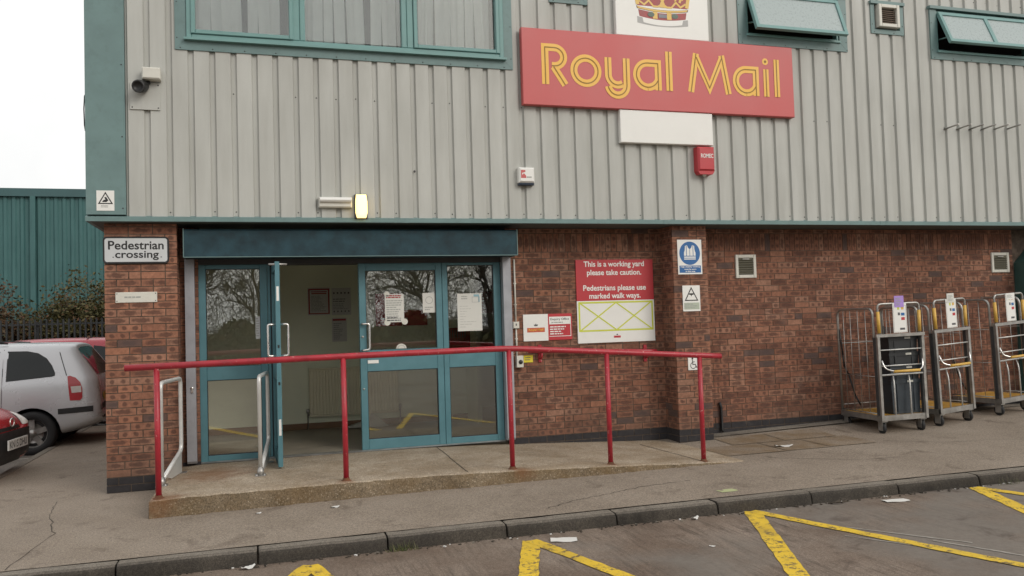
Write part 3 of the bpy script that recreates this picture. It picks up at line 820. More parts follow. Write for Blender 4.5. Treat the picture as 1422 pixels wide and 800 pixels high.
# ---- entrance: shutter box, guides, glazed screen, doors, lobby
bx = MB().mat('box'); b = bx
bx.prism([(-.02, 2.318), (-.02, 2.585), (.0, 2.602), (.32, 2.602), (.32, 2.318)], 'x', .738, 4.272)
bx.build('shutter_box', B)
tp = MB().mat('teal'); tp.box(.730, .7375, -.026, .322, 2.312, 2.606); tp.box(4.2725, 4.280, -.026, .322, 2.312, 2.606); tp.box(.7375, 4.2725, -.026, -.0205, 2.310, 2.3175); tp.build('shutter_box_trim', B)
for (a, c) in ((.718, .812), (4.176, 4.273)):
    g_ = MB().mat('guide'); g_.prism([(.255, .215), (.275, .19), (.36, .185), (.36, 2.316), (.255, 2.316)], 'x', a, c)
    gg = g_.build('shutter_guide', B)
    lk_ = MB().mat('chrome'); xm = (a + c) / 2 + .01
    if a < 1: lk_.lathe([(0, .012), (.014, .012), (.018, 0)], (xm, .255, .97), (0, -1, 0), 10); lk_.box(xm - .01, xm + .012, .240, .255, .925, .955); lk_.build('lock', gg)
hd = MB().mat('darkgrey'); hd.box(.812, 4.176, .34, .56, 2.262, 2.40); hd.build('door_head', B)
DY0, DY1 = .36, .42
def glazed(name, x0, x1, z0, z1, sl, sr, top, midz0, midz1, bot, label=None):
    mb = MB().mat('teal_door')
    mb.bbox(x0, x0 + sl, DY0, DY1, z0, z1); mb.bbox(x1 - sr, x1, DY0, DY1, z0, z1)
    for (a, c) in ((z1 - top, z1), (midz0, midz1), (z0, z0 + bot)): mb.bbox(x0 + sl, x1 - sr, DY0 + .002, DY1 - .002, a, c)
    mb.mat('black')
    for (a, c) in ((z0 + bot, midz0), (midz1, z1 - top)):
        for q in ((x0 + sl, x0 + sl + .006, a, c), (x1 - sr - .006, x1 - sr, a, c), (x0 + sl, x1 - sr, a, a + .006), (x0 + sl, x1 - sr, c - .006, c)):
            mb.box(q[0], q[1], DY0 + .008, DY1 - .012, q[2], q[3])
    o = mb.build(name, B)
    if label: o['label'] = label
    p = MB().mat('glass')
    for (a, c) in ((z0 + bot, midz0), (midz1, z1 - top)): p.box(x0 + sl, x1 - sr, .386, .392, a, c)
    p.build('pane', o); return o
SL = glazed('fixed_screen', .838, 1.543, .183, 2.262, .078, .076, .045, 1.035, 1.176, .062, 'left hand fixed glazed panel')
SR = glazed('fixed_screen', 3.474, 4.172, .183, 2.262, .062, .085, .03, 1.055, 1.258, .072, 'right hand fixed glazed panel')
DR = glazed('door', 2.523, 3.470, .185, 2.262, .075, .072, .082, 1.052, 1.288, .115, 'closed glazed door leaf')
def dhandle(mb, x, y, z0, z1, s, nrm):
    """D pull: nrm = outward unit vector, s = bar end inset"""
    n = Vector(nrm); P = [Vector((x, y, z0)), Vector((x, y, z0)) + n * .07, Vector((x, y, z1)) + n * .07, Vector((x, y, z1))]
    mb.tube(rpath(P, .03), .0125, 8)
h = MB().mat('chrome'); h.tube(rpath([(2.548, DY0, 1.585), (2.548, DY0 - .05, 1.585), (2.625, DY0 - .05, 1.585), (2.625, DY0 - .05, 1.30), (2.548, DY0 - .05, 1.29), (2.548, DY0, 1.29)], .022), .0125, 8); h.build('handle', DR)
lkp = MB().mat('galv'); lkp.lathe([(0, .006), (.013, .006), (.015, 0)], (2.555, DY0, 1.44), (0, -1, 0), 10); lkp.lathe([(0, .006), (.010, .006), (.012, 0)], (2.555, DY0, .86), (0, -1, 0), 10); lkp.build('lock', DR)
dl = MB().mat('white'); dl.box(2.605, 2.725, DY0 - .003, DY0 + .001, 1.142, 1.178); dl.build('door_label', DR)
# open leaf, swung out square to the wall
LX, LY0, LY1 = 1.606, -.385, .40
DL = MB().mat('teal_door')
ang = R(-3.0); o = Vector((LX, LY1, 0)); uy = Vector((math.sin(R(2.2)), -math.cos(R(2.2)), 0)); ux = Vector((math.cos(R(2.2)), math.sin(R(2.2)), 0)); up = Vector((0, 0, 1)); LW = .785
def lb(a, c, z0, z1, th=.022): DL.obox(o, uy, ux, up, (a, c), (-th, th), (z0, z1))
lb(0, .075, .19, 2.235); lb(LW - .075, LW, .19, 2.235); lb(.075, LW - .075, 2.16, 2.235, .021); lb(.075, LW - .075, 1.05, 1.285, .021); lb(.075, LW - .075, .19, .30, .021)
LD = DL.build('door', B); LD['label'] = 'open glazed door leaf'
p = MB().mat('glass')
for (a, c) in ((.30, 1.05), (1.285, 2.16)): p.obox(o, uy, ux, up, (.075, LW - .075), (-.003, .003), (a, c))
p.build('pane', LD)
h = MB().mat('chrome')
for s_ in (-1, 1):
    bp = o + uy * (LW - .04) + ux * (.022 * s_)
    P = [bp + up * 1.29, bp + ux * (.075 * s_) + up * 1.29, bp + ux * (.075 * s_) + up * 1.605, bp + up * 1.605]
    h.tube(rpath(P, .02), .012, 8)
h.build('handle', LD)
for (a, c, m, w_) in ((1.84, 1.985, 'white', .012), (.50, .66, 'white', .012), (1.37, 1.40, 'black', .009), (1.00, 1.03, 'black', .009)):
    lp = MB().mat(m); lp.obox(o, uy, ux, up, (LW, LW + .003), (-w_, w_), (a, c)); lp.build('lock_plate', LD)
ar = MB().mat('galv'); ar.tube([tuple(o + uy * (LW - .05) + ux * .10 + up * 2.21), tuple(o + uy * (LW - .05) - ux * .08 + up * 2.21)], .012, 6); ar.build('stay', LD)
jm = MB().mat('teal_door'); jm.box(1.545, 1.572, .37, .44, .19, 2.262); jm.mat('black'); jm.box(1.572, 1.592, .38, .43, .19, 2.262); jm.build('door_jamb', B)
th_ = MB().mat('galv'); th_.prism([(.34, .172), (.36, .186), (.44, .186), (.46, .172)], 'x', .81, 4.18); th_.build('threshold', B)
# lobby
lf = MB().mat('lobfloor'); lf.box(.62, 6.0, .45, 4.4, .10, .178); lf.build('lobby_floor', B)
lw = MB().mat('cream'); lw.box(.55, 4.36, 2.72, 2.84, .178, 2.62); lw.box(.55, .66, .57, 2.72, .178, 2.62); lw.box(4.30, 4.36, 2.84, 4.4, .178, 2.62); lw.box(5.9, 6.0, .57, 4.4, .178, 2.62); lw.box(4.36, 5.9, 4.3, 4.4, .178, 2.62)
lw.build('lobby_wall', B)
lc = MB().mat('cream'); lc.box(.55, 6.0, .57, 4.4, 2.62, 2.655); lc.build('lobby_ceiling', B)
sk = MB().mat('wood'); sk.bbox(.66, 4.36, 2.70, 2.72, .178, .26); sk.build('skirting', B)
pt = MB().mat('cream'); pt.box(4.30, 4.36, 2.1, 2.72, .178, 2.62); pt.build('lobby_partition', B)
cn = MB().mat('offwhite'); cn.tube([(4.335, .318, 2.29), (4.335, .318, 1.56)], .011, 8); cn.tube([(4.335, .318, 1.48), (4.335, .318, 1.16)], .011, 8)
for z in (2.0, 1.75, 1.35): cn.box(4.318, 4.352, .316, .33, z, z + .015)
cn.bbox(4.292, 4.366, .285, .332, 1.478, 1.557); cn.mat('ink'); cn.box(4.322, 4.336, .283, .286, 1.51, 1.535); cn.build('conduit', B)
ks = MB().mat('offwhite'); ks.bbox(4.318, 4.400, .27, .332, 1.022, 1.158); kk = ks.build('key_switch', B)
k2 = MB().mat('black'); k2.lathe([(0, .012), (.022, .012), (.026, 0)], (4.365, .27, 1.085), (0, -1, 0), 12); k2.build('key_barrel', kk)
bc = MB().mat('black'); bc.tube([(6.985, .31, .46), (7.0, .305, .40), (7.004, .305, .12), (7.012, .29, .09)], .017, 7); bc.build('cable_stub', B)

# ---- lobby contents
rd = thing('radiator', (2.69, 2.66, .34), 'cream panel radiator on the lobby back wall', 'radiator')
p = MB().mat('rad'); x = 2.09
p.box(2.085, 3.295, 2.645, 2.69, .345, .995)
while x < 3.28: p.bbox(x, x + .036, 2.628, 2.646, .37, .975, .007); x += .0415
p.build('panel', rd)
p = MB().mat('rad'); p.bbox(2.08, 3.30, 2.622, 2.695, .985, 1.004); p.build('top_grille', rd)
p = MB().mat('galv')
for x in (2.06, 3.32): p.tube([(x, 2.66, .19), (x, 2.66, .40)], .009, 8); p.tube([(x, 2.66, .375), (2.69 + (x - 2.69) * .95, 2.66, .375)], .012, 8); p.lathe([(.02, 0), (.024, .02), (.02, .055), (0, .06)], (x, 2.66, .40), (0, 0, 1), 10)
p.build('valve', rd)
for x in (2.06, 3.32):
    p = MB().mat('rad'); p.tube([(x + .0005, 2.69, .18), (x + .0005, 2.69, .36)], .008, 6); p.build('pipe', rd)
rs = random.Random(8)
def lines(mb, x0, x1, z0, z1, n, y, fill=.8, h=.45):
    dz = (z1 - z0) / n
    for i in range(n):
        z = z1 - dz * (i + .5); x = x0
        e = x0 + (x1 - x0) * rs.uniform(fill * .6, 1)
        while x < e:
            w = rs.uniform(.08, .22) * (x1 - x0); mb.box(x, min(x + w, e), y, y + .0006, z - dz * h / 2, z + dz * h / 2, 'bk'); x += w + .03 * (x1 - x0)
def notice(name, cat, x0, x1, z0, z1, y, label, deco, base='paper', group=None):
    mb = MB().mat(base); mb.box(x0, x1, y, y + .0015, z0, z1); deco(mb, y - .0008)
    return tag(mb.build(name), label, cat, group)
def d1(mb, y):
    mb.mat('paper_red'); 
    for q in ((2.10, 2.118, 1.745, 2.095), (2.365, 2.383, 1.745, 2.095), (2.118, 2.365, 2.075, 2.095), (2.118, 2.365, 1.745, 1.758), (2.14, 2.345, 2.02, 2.035), (2.135, 2.35, 2.045, 2.058)): mb.box(q[0], q[1], y, y + .0006, q[2], q[3], 'bk')
    mb.mat('inkpale'); lines(mb, 2.135, 2.35, 1.78, 2.0, 12, y)
notice('notice', 'notice', 2.09, 2.392, 1.732, 2.107, 2.7175, 'red bordered notice on the lobby wall, beside the chart of symbols', d1)
def d2(mb, y):
    mb.mat('ink')
    for i in range(5): mb.disc(2.445 + i * .05, 2.03, .013, .014, y, y + .0006, 8); mb.disc(2.445 + i * .05, 1.775, .010, .013, y, y + .0006, 7)
    lines(mb, 2.43, 2.66, 1.90, 1.96, 2, y, .9, .35); mb.mat('inkpale'); lines(mb, 2.43, 2.66, 1.80, 1.89, 4, y)
notice('notice', 'notice', 2.412, 2.676, 1.725, 2.101, 2.7175, 'pale chart with two rows of black symbols on the lobby wall', d2)
def d3(mb, y):
    mb.mat('paper_red'); mb.box(2.42, 2.60, y, y + .0006, 1.645, 1.672, 'bk'); mb.mat('inkpale'); lines(mb, 2.43, 2.59, 1.38, 1.62, 9, y)
notice('notice', 'notice', 2.41, 2.61, 1.357, 1.682, 2.7175, 'white sheet with a red header on the lobby wall, under the chart of symbols', d3)
GY = .3842
def d4(mb, y):
    mb.mat('paper_red'); lines(mb, 2.83, 3.02, 1.865, 1.905, 2, y, 1, .7); mb.mat('inkpale'); lines(mb, 2.83, 3.015, 1.625, 1.85, 9, y); mb.mat('ink'); lines(mb, 2.835, 3.01, 1.60, 1.66, 2, y)
    mb.mat('offwhite'); mb.disc(2.838, 1.592, .035, .035, y, y + .004, 18); mb.disc(3.035, 1.598, .035, .035, y, y + .004, 18); mb.disc(2.84, 1.915, .03, .03, y, y + .004, 18)
notice('notice', 'notice', 2.815, 3.03, 1.594, 1.912, GY, 'white notice with red heading and round discs on the closed glass door', d4)
def d5(mb, y):
    mb.mat('inkpale'); mb.ribbon(arc(3.322, 1.835, .04, .04, 0, 360, 18), .006, y); lines(mb, 3.27, 3.38, 1.715, 1.765, 2, y)
notice('notice', 'notice', 3.247, 3.394, 1.692, 1.919, GY, 'small white notice with a faint ring, top right of the closed glass door', d5)
def d6(mb, y):
    mb.mat(PM('pale_blue_print', (.25, .42, .48), .7)); mb.box(3.85, 3.915, y, y + .0006, 1.865, 1.89, 'bk'); mb.box(3.905, 3.92, y, y + .0006, 1.80, 1.865, 'bk')
    mb.mat('inkpale'); mb.ribbon([(3.83, 1.80), (3.91, 1.80), (3.91, 1.86), (3.83, 1.86)], .004, y, True); lines(mb, 3.70, 3.81, 1.83, 1.88, 2, y); lines(mb, 3.68, 3.90, 1.50, 1.77, 9, y, .3, .12)
notice('notice', 'notice', 3.652, 3.944, 1.467, 1.903, GY, 'large white notice on the right fixed glass panel', d6)
sd = MB().mat('offwhite'); sd.disc(2.989, 1.29, .06, .06, GY - .002, GY, 24); sd.mat('inkpale'); sd.ribbon(arc(2.989, 1.29, .042, .042, 0, 360, 18), .006, GY - .0028)
tag(sd.build('door_sticker'), 'round cream sticker low on the closed glass door', 'sticker')
s2 = MB().mat('plate'); s2.box(1.415, 1.462, GY, GY + .0015, 1.46, 1.70); s2.mat('inkpale'); lines(s2, 1.42, 1.458, 1.48, 1.69, 8, GY - .0008)
tag(s2.build('door_sticker'), 'tall pale sticker on the left fixed glass panel', 'sticker')
def d7(mb, y):
    mb.mat('inkpale'); lines(mb, 2.86, 3.2, 1.62, 1.66, 1, y)
notice('poster', 'poster', 2.80, 3.12, 1.55, 1.95, 1.10, 'red poster standing behind the white notice inside the closed door', d7, 'paper_red')
notice('poster', 'poster', 3.14, 3.44, 1.55, 1.74, 1.12, 'small dark red poster inside the closed door, right of the white notice', d7, 'paper_red')
notice('poster', 'poster', 4.42, 4.78, 1.70, 2.02, 2.9, 'red poster deep in the lobby, right of the large white notice', lambda m_, y: None, 'paper_red')
def d8(mb, y):
    mb.mat('ink')
    for i in range(7): mb.box(3.93 + i * .035, 3.945 + i * .035, y, y + .0006, 1.36, 1.47, 'bk')
notice('poster', 'poster', 3.90, 4.22, 1.16, 1.50, 2.1, 'red and black poster in the lobby, under the large white notice', d8, 'paper_red')
ss = MB().mat('dark'); ss.box(2.79, 3.45, 1.14, 1.17, .178, 1.98); ss.box(2.70, 3.5, 1.06, 1.26, .178, .20)
tag(ss.build('display_stand'), 'dark freestanding display board behind the closed glass door', 'display stand') if False else None
lp = MB().mat('paper'); lp.poly([(2.52, 2.45, .185), (2.90, 2.40, .19), (2.98, 2.66, .30), (2.62, 2.68, .20)]); lp.poly([(2.78, 2.40, .19), (3.02, 2.38, .186), (3.12, 2.45, .188), (2.92, 2.66, .36)])
tag(lp.build('leaflet'), 'crumpled white leaflet on the lobby floor under the radiator', 'leaflet')

# ---- lights on the cladding
lt = thing('bulkhead_light', (2.245, -.12, 2.80), 'white unlit bulkhead light above the shutter box', 'wall light')
p = MB().mat('offwhite'); p.bbox(2.072, 2.415, -.175, -.11, 2.815, 2.925, .012); p.build('base', lt)
p = MB().mat('white'); p.prism([(-.205, 2.875), (-.215, 2.89), (-.208, 2.912), (-.185, 2.922), (-.1755, 2.922), (-.1755, 2.868), (-.19, 2.865)], 'x', 2.082, 2.405); p.build('diffuser', lt)
lt2 = thing('bulkhead_light', (2.51, -.12, 2.70), 'lit amber bulkhead light above the shutter box', 'wall light')
p = MB().mat('darkgrey'); p.bbox(2.443, 2.577, -.165, -.10, 2.697, 2.958, .012); p.build('base', lt2)
b0 = MB().mat('lamp'); b = len(b0.v); rings = []
for (y, sx, sz) in ((-.166, .060, .122), (-.19, .062, .124), (-.215, .052, .112), (-.225, .03, .09)):
    ring = []
    for kx, kz in ((-.75, -1), (.75, -1), (1, -.55), (1, .4), (.85, 1), (-.85, 1), (-1, .4), (-1, -.55)):
        b0.v.append((2.51 + kx * sx, y, 2.828 + kz * sz)); ring.append(len(b0.v) - 1)
    rings.append(ring)
for r1, r2 in zip(rings, rings[1:]):
    for i in range(8): b0.face([r1[i], r1[(i + 1) % 8], r2[(i + 1) % 8], r2[i]], True)
b0.face(rings[-1]); b0.build('lit_cover', lt2)
cv = thing('security_camera', (.47, -.12, 3.93), 'white box camera mount with black domed lens on the cladding', 'camera')
p = MB().mat('clad'); p.box(.27, .545, -.135, -.1205, 3.78, 4.05); p.mat('darkgrey')
for q in ((.29, 3.80), (.53, 3.80), (.53, 4.03)): p.lathe([(0, .004), (.006, .003), (.008, 0)], (q[0], -.135, q[1]), (0, -1, 0), 6)
p.build('backing_plate', cv)
p = MB().mat('offwhite'); p.bbox(.392, .562, -.24, -.135, 4.065, 4.182, .012); p.build('junction_box', cv)
p = MB().mat('black'); p.tube([(.45, -.15, 4.05), (.40, -.19, 4.02)], .02, 8); c0 = Vector((.375, -.235, 3.985)); ax = Vector((-.28, -1, -.28)).normalized()
p.lathe([(0, -.10), (.05, -.10), (.062, -.06), (.064, .03), (.058, .05), (.045, .05), (.04, .04), (.02, .03), (0, .03)], c0, ax, 20); p.build('camera_head', cv)
p = MB().mat('darkgrey'); p.lathe([(.052, .051), (.058, .053), (.062, .048)], c0, ax, 20); p.build('lens_ring', cv)

# ---- alarm boxes
al = thing('alarm_box', (4.355, -.12, 3.09), 'white alarm box with red letter logo on the cladding', 'alarm box')
p = MB().mat('white'); p.bbox(4.268, 4.452, -.20, -.115, 3.115, 3.287, .018); p.build('casing', al)
p = MB().mat('navy'); p.bbox(4.272, 4.448, -.185, -.115, 3.088, 3.114, .008); p.build('strobe', al)
p = MB().mat('sign_red'); p.box(4.290, 4.303, -.2015, -.2003, 3.165, 3.255); p.prism([(4.303, 3.222), (4.303, 3.255), (4.342, 3.255), (4.342, 3.235)], 'y', -.2015, -.2003); p.prism([(4.303, 3.165), (4.303, 3.20), (4.325, 3.218), (4.350, 3.19), (4.350, 3.165)], 'y', -.2015, -.2003)
p.mat('inkpale'); lines(p, 4.358, 4.435, 3.166, 3.186, 1, -.2012, 1, .7); p.build('logo', al)
ab = thing('alarm_box', (6.62, -.12, 3.27), 'red alarm box under the white end of the company sign', 'alarm box')
p = MB().mat('sign_red2'); p.bbox(6.512, 6.735, -.235, -.115, 3.295, 3.585, .02); p.prism([(6.54, 3.255), (6.71, 3.255), (6.735, 3.295), (6.512, 3.295)], 'y', -.215, -.12); p.build('casing', ab)
p = MB().mat('white'); text_into(p, 'ROMEC', 6.63, 3.475, width=.165, height=.05, y=-.2365, bold=.02); p.build('lettering', ab)
p = MB().mat('offwhite'); p.lathe([(0, .02), (.02, .018), (.026, 0)], (6.62, -.17, 3.255), (0, 0, -1), 12); p.build('strobe', ab)

# ---- the company sign
SY = -.20
sg = thing('company_sign', (6.13, SY, 3.6), 'red company sign with yellow inline lettering across white crown panels', 'sign')
p = MB().mat('sign_red'); p.bbox(4.345, 7.912, SY, -.125, 4.003, 4.885, .006); p.build('red_panel', sg)
p = MB().mat('white'); p.bbox(5.522, 6.748, SY + .012, -.125, 4.888, 6.25, .006); cp = p.build('crest_panel', sg)
p = MB().mat('white'); p.bbox(5.530, 6.750, SY + .012, -.125, 3.612, 4.000, .006); p.build('lower_panel', sg)
ly = MB().mat('yellow'); lo = MB().mat('olive'); W = .086
NS = [0]
def stroke(pts, closed=False, w=W):
    k = NS[0] % 5 * .0006; NS[0] += 1
    ly.ribbon(pts, w, SY - .002 - k, closed); lo.ribbon(pts, .012, SY - .0050 - k, closed)
stroke([(4.619, 4.246), (4.619, 4.674)] + [(4.735, 4.674)] + arc(4.735, 4.568, .111, .106, 90, -90, 12)[1:] + [(4.70, 4.462)])
stroke([(4.722, 4.452), (4.857, 4.247)])
stroke(arc(5.116, 4.428, .150, .147, 0, 360, 36)[:-1], True)
stroke([(5.395, 4.603)] + arc(5.511, 4.40, .116, .118, 180, 270, 8) + arc(5.511, 4.40, .116, .118, 270, 360, 8)[1:4])
stroke([(5.627, 4.603)] + arc(5.507, 4.284, .120, .122, 0, -170, 16))
def aa(d):
    stroke([(6.037 + d, 4.245), (6.037 + d, 4.567), (5.90 + d, 4.567)] + arc(5.90 + d, 4.422, .145, .145, 90, 270, 18)[1:]); stroke(arc(5.90 + d, 4.422, .145, .145, 270, 335, 8))
aa(0); aa(1.333)
stroke([(6.182, 4.246), (6.182, 4.720)])
stroke([(6.468, 4.250), (6.553, 4.724)], w=.080); stroke([(6.982, 4.246), (6.897, 4.718)], w=.080)
stroke([(6.553, 4.68), (6.722, 4.31), (6.897, 4.68)], w=.076)
stroke([(7.517, 4.243), (7.517, 4.586)], w=.076); ly.disc(7.512, 4.682, .042, .042, SY - .002, SY, 20); lo.disc(7.512, 4.682, .018, .018, SY - .0034, SY - .002, 14)
stroke([(7.670, 4.246), (7.670, 4.716)], w=.076)
ly.build('lettering', sg); lo.build('lettering_inline', sg)
# crown emblem
CX = 6.135; yb_ = SY + .012
cr = MB(); GOLD = PM('crown_gold', (.72, .48, .12), .45); CREST = PM('crown_red', (.36, .075, .075), .5, 0, .3, 14); GREY = PM('ermine_grey', (.40, .40, .39), .5); TGREEN = PM('jewel_green', (.06, .10, .07), .4); JGREY = PM('jewel_grey', (.16, .16, .19), .4); EDGE = PM('crown_line', (.10, .045, .03), .5)
def cp_(pts, m, lay): cr.mat(m); cr.prism(pts, 'y', yb_ - .0012 * lay, yb_ - .0012 * (lay - 1) - .0001)
def band(z0, z1, hw0, hw1, sag): 
    lo_ = [(CX + hw0 * t, z0 + sag * (t * t - 1)) for t in [i / 10 - 1 for i in range(21)]]
    hi_ = [(CX + hw1 * t, z1 + sag * (t * t - 1)) for t in [1 - i / 10 for i in range(21)]]
    return lo_ + hi_
cp_(band(5.052, 5.128, .335, .335, .03), GREY, 1); cp_(band(5.060, 5.124, .255, .27, .026), M['white'], 2)
cp_(band(5.132, 5.215, .305, .32, .03), CREST, 1)
for dx, w in ((-.10, .03), (.085, .03)): cp_([(CX + dx - w, 5.112), (CX + dx + w, 5.112), (CX + dx + w, 5.198), (CX + dx - w, 5.198)], GOLD, 3)
cp_([(CX - .055, 5.128), (CX + .055, 5.128), (CX + .055, 5.172), (CX - .055, 5.172)], JGREY, 4)
for dx in (-.155, .16): cr.mat(TGREEN); cr.disc(CX + dx, 5.160, .045, .032, yb_ - .0046, yb_ - .0034, 12)
cp_(band(5.225, 5.255, .335, .345, .03), EDGE, 1); cp_(band(5.229, 5.251, .325, .335, .03), GOLD, 2)
body = [(CX - .33, 5.26), (CX - .345, 5.36), (CX - .40, 5.52), (CX - .41, 5.66), (CX - .33, 5.80), (CX - .16, 5.84), (CX, 5.78), (CX + .16, 5.84), (CX + .33, 5.80), (CX + .41, 5.66), (CX + .40, 5.52), (CX + .345, 5.36), (CX + .33, 5.26)]
cp_(body, CREST, 1)
cr.mat(GOLD)
for s_ in (-1, 1):
    cr.ribbon([(CX + s_ * x, z) for x, z in ((.325, 5.27), (.345, 5.38), (.40, 5.54), (.39, 5.68), (.30, 5.80), (.15, 5.82), (.03, 5.78))], .045, yb_ - .0028)
    cr.ribbon([(CX + s_ * x, z) for x, z in ((.0, 5.30), (.06, 5.262), (.12, 5.262), (.18, 5.33), (.24, 5.275), (.31, 5.32))], .022, yb_ - .0026)
    cr.ribbon([(CX + s_ * x, z) for x, z in ((.17, 5.34), (.20, 5.42), (.26, 5.42), (.27, 5.36))], .02, yb_ - .0026)
    cr.ribbon([(CX + s_ * .23, 5.33), (CX + s_ * .29, 5.52)], .03, yb_ - .0025)
cp_([(CX - .05, 5.255), (CX + .05, 5.255), (CX + .018, 5.33), (CX + .05, 5.40), (CX + .015, 5.38), (CX, 5.46), (CX - .015, 5.38), (CX - .05, 5.40), (CX - .018, 5.33)], GOLD, 3)
cr.mat(GOLD); cr.ribbon([(CX, 5.46), (CX, 5.78)], .045, yb_ - .0027); cr.disc(CX, 5.86, .07, .07, yb_ - .003, yb_, 18); cr.ribbon([(CX, 5.92), (CX, 6.03)], .03, yb_ - .0027); cr.ribbon([(CX - .05, 5.985), (CX + .05, 5.985)], .03, yb_ - .003)
cr.build('crown_emblem', cp)
# ---- signs on the brickwork
def rrect(x0, x1, z0, z1, r, n=5):
    P = []
    for cx, cz, a in ((x1 - r, z0 + r, -90), (x1 - r, z1 - r, 0), (x0 + r, z1 - r, 90), (x0 + r, z0 + r, 180)): P += arc(cx, cz, r, r, a, a + 90, n)
    return P
y0 = -.026
s = thing('pedestrian_sign', (.295, y0, 2.255), 'pale pedestrian crossing sign with black border on the brick column', 'sign')
p = MB().mat('black'); p.prism(rrect(-.008, .598, 2.255, 2.522, .035), 'y', y0, -.004); p.build('border', s)
p = MB().mat('plate'); p.prism(rrect(.008, .582, 2.271, 2.506, .025), 'y', y0 - .002, y0 - .0002); p.build('face', s)
p = MB().mat('black'); text_into(p, 'Pedestrian', .295, 2.437, width=.51, height=.088, y=y0 - .003, bold=.018); text_into(p, 'crossing', .303, 2.333, width=.40, height=.094, y=y0 - .003, bold=.018)
p.disc(.085, 2.318, .006, .006, y0 - .003, y0 - .002, 8); p.disc(.525, 2.318, .006, .006, y0 - .003, y0 - .002, 8); p.build('lettering', s)
y0 = -.012
s = thing('name_plate', (.288, y0, 1.86), 'small aged white plate under the pedestrian crossing sign', 'sign')
p = MB().mat('offwhite'); p.bbox(.098, .480, y0, -.001, 1.866, 1.970, .003); p.build('face', s)
p = MB().mat('inkpale'); lines(p, .18, .40, 1.905, 1.935, 1, y0 - .001, 1, .5); p.mat('black')
for q in ((.112, 1.882), (.466, 1.882), (.112, 1.955), (.466, 1.955)): p.disc(q[0], q[1], .005, .005, y0 - .001, y0, 8)
p.build('lettering', s)
def tri(mb, cx, cz, w, h, lw, y):
    mb.mat('black'); mb.ribbon([(cx - w / 2, cz - h / 2), (cx + w / 2, cz - h / 2), (cx, cz + h / 2)], lw, y, True)
y0 = -.142
s = thing('warning_sign', (.04, y0, 2.765), 'white warning sign with black triangle on the corner flashing', 'sign')
p = MB().mat('white'); p.box(-.040, .119, y0, -.1385, 2.765, 2.963); p.build('face', s)
p = MB().mat('black'); tri(p, .04, 2.888, .118, .105, .010, y0 - .0012); p.prism([(.012, 2.85), (.05, 2.85), (.066, 2.866), (.046, 2.90), (.03, 2.895), (.040, 2.875), (.018, 2.866)], 'y', y0 - .0014, y0 - .0002)
p.mat('inkpale'); lines(p, .0, .085, 2.795, 2.82, 2, y0 - .0012, 1, .5); p.build('symbol', s)
y0 = -.008
s = thing('vest_sign', (6.47, y0, 2.066), 'blue and white high visibility vest sign on the brick pier', 'sign')
p = MB().mat('white'); p.box(6.307, 6.633, y0, 0.0, 2.066, 2.487); p.build('face', s)
p = MB().mat('blue'); p.disc(6.47, 2.322, .140, .142, y0 - .0012, y0 - .0001, 36); p.box(6.325, 6.615, y0 - .0012, y0 - .0001, 2.085, 2.172); p.build('panel', s)
p = MB().mat('white'); yy = y0 - .0024
p.prism([(6.392, 2.245), (6.548, 2.245), (6.548, 2.33), (6.536, 2.36), (6.532, 2.412), (6.505, 2.42), (6.49, 2.385), (6.47, 2.372), (6.45, 2.385), (6.435, 2.42), (6.408, 2.412), (6.404, 2.36), (6.392, 2.33)], 'y', yy, yy + .0011)
p.mat('blue')
for q in ((6.392, 6.548, 2.282, 2.291), (6.392, 6.548, 2.258, 2.266), (6.421, 6.429, 2.291, 2.414), (6.511, 6.519, 2.291, 2.414), (6.467, 6.473, 2.291, 2.372)): p.box(q[0], q[1], yy - .0006, yy, q[2], q[3], 'bk')
p.mat('white'); text_into(p, 'High visibility clothing', 6.47, 2.155, width=.26, height=.020, y=yy, bold=.03); text_into(p, 'must be worn', 6.47, 2.128, width=.16, height=.017, y=yy, bold=.03); text_into(p, 'in this area', 6.47, 2.102, width=.13, height=.018, y=yy, bold=.03)
p.build('symbol', s)
s = thing('camera_warning_sign', (6.47, y0, 1.618), 'white camera warning sign with black triangle on the brick pier', 'sign')
p = MB().mat('white'); p.box(6.354, 6.588, y0, 0.0, 1.618, 1.930); p.mat(PM('faded_green_print', (.42, .47, .38), .6)); p.box(6.368, 6.574, y0 - .0008, y0 - .0001, 1.64, 1.722); p.build('face', s)
p = MB().mat('black'); tri(p, 6.47, 1.825, .165, .150, .012, y0 - .0014); p.prism([(6.44, 1.835), (6.50, 1.835), (6.50, 1.818), (6.478, 1.815), (6.47, 1.795), (6.463, 1.815), (6.44, 1.820)], 'y', y0 - .0014, y0 - .0002); p.mat('inkpale'); lines(p, 6.375, 6.565, 1.65, 1.715, 3, y0 - .0014); p.build('symbol', s)
s = thing('wheelchair_sign', (6.46, y0, .908), 'small white wheelchair symbol sign on the brick pier', 'sign')
p = MB().mat('white'); p.box(6.392, 6.528, y0, 0.0, .908, 1.066); p.build('face', s)
p = MB().mat('black'); yy = y0 - .0012; p.disc(6.450, 1.045, .012, .012, yy, yy + .001, 10); p.ribbon([(6.450, 1.03), (6.453, .975), (6.487, .975), (6.503, .938), (6.516, .944)], .010, yy); p.ribbon([(6.452, 1.005), (6.482, 1.005)], .008, yy); p.ribbon(arc(6.458, .962, .036, .036, 100, 340, 14), .008, yy); p.build('symbol', s)
y0 = WY - .016
s = thing('yard_sign', (5.62, y0, 1.27), 'large red and white working yard caution sign with lime hatching on the brick wall', 'sign')
p = MB().mat('sign_red2'); p.box(5.108, 6.128, y0, WY - .001, 1.780, 2.277); p.build('red_panel', s)
p = MB().mat('white'); p.box(5.108, 6.128, y0, WY - .001, 1.271, 1.7795); p.build('white_panel', s)
p = MB().mat('white'); yy = y0 - .0012
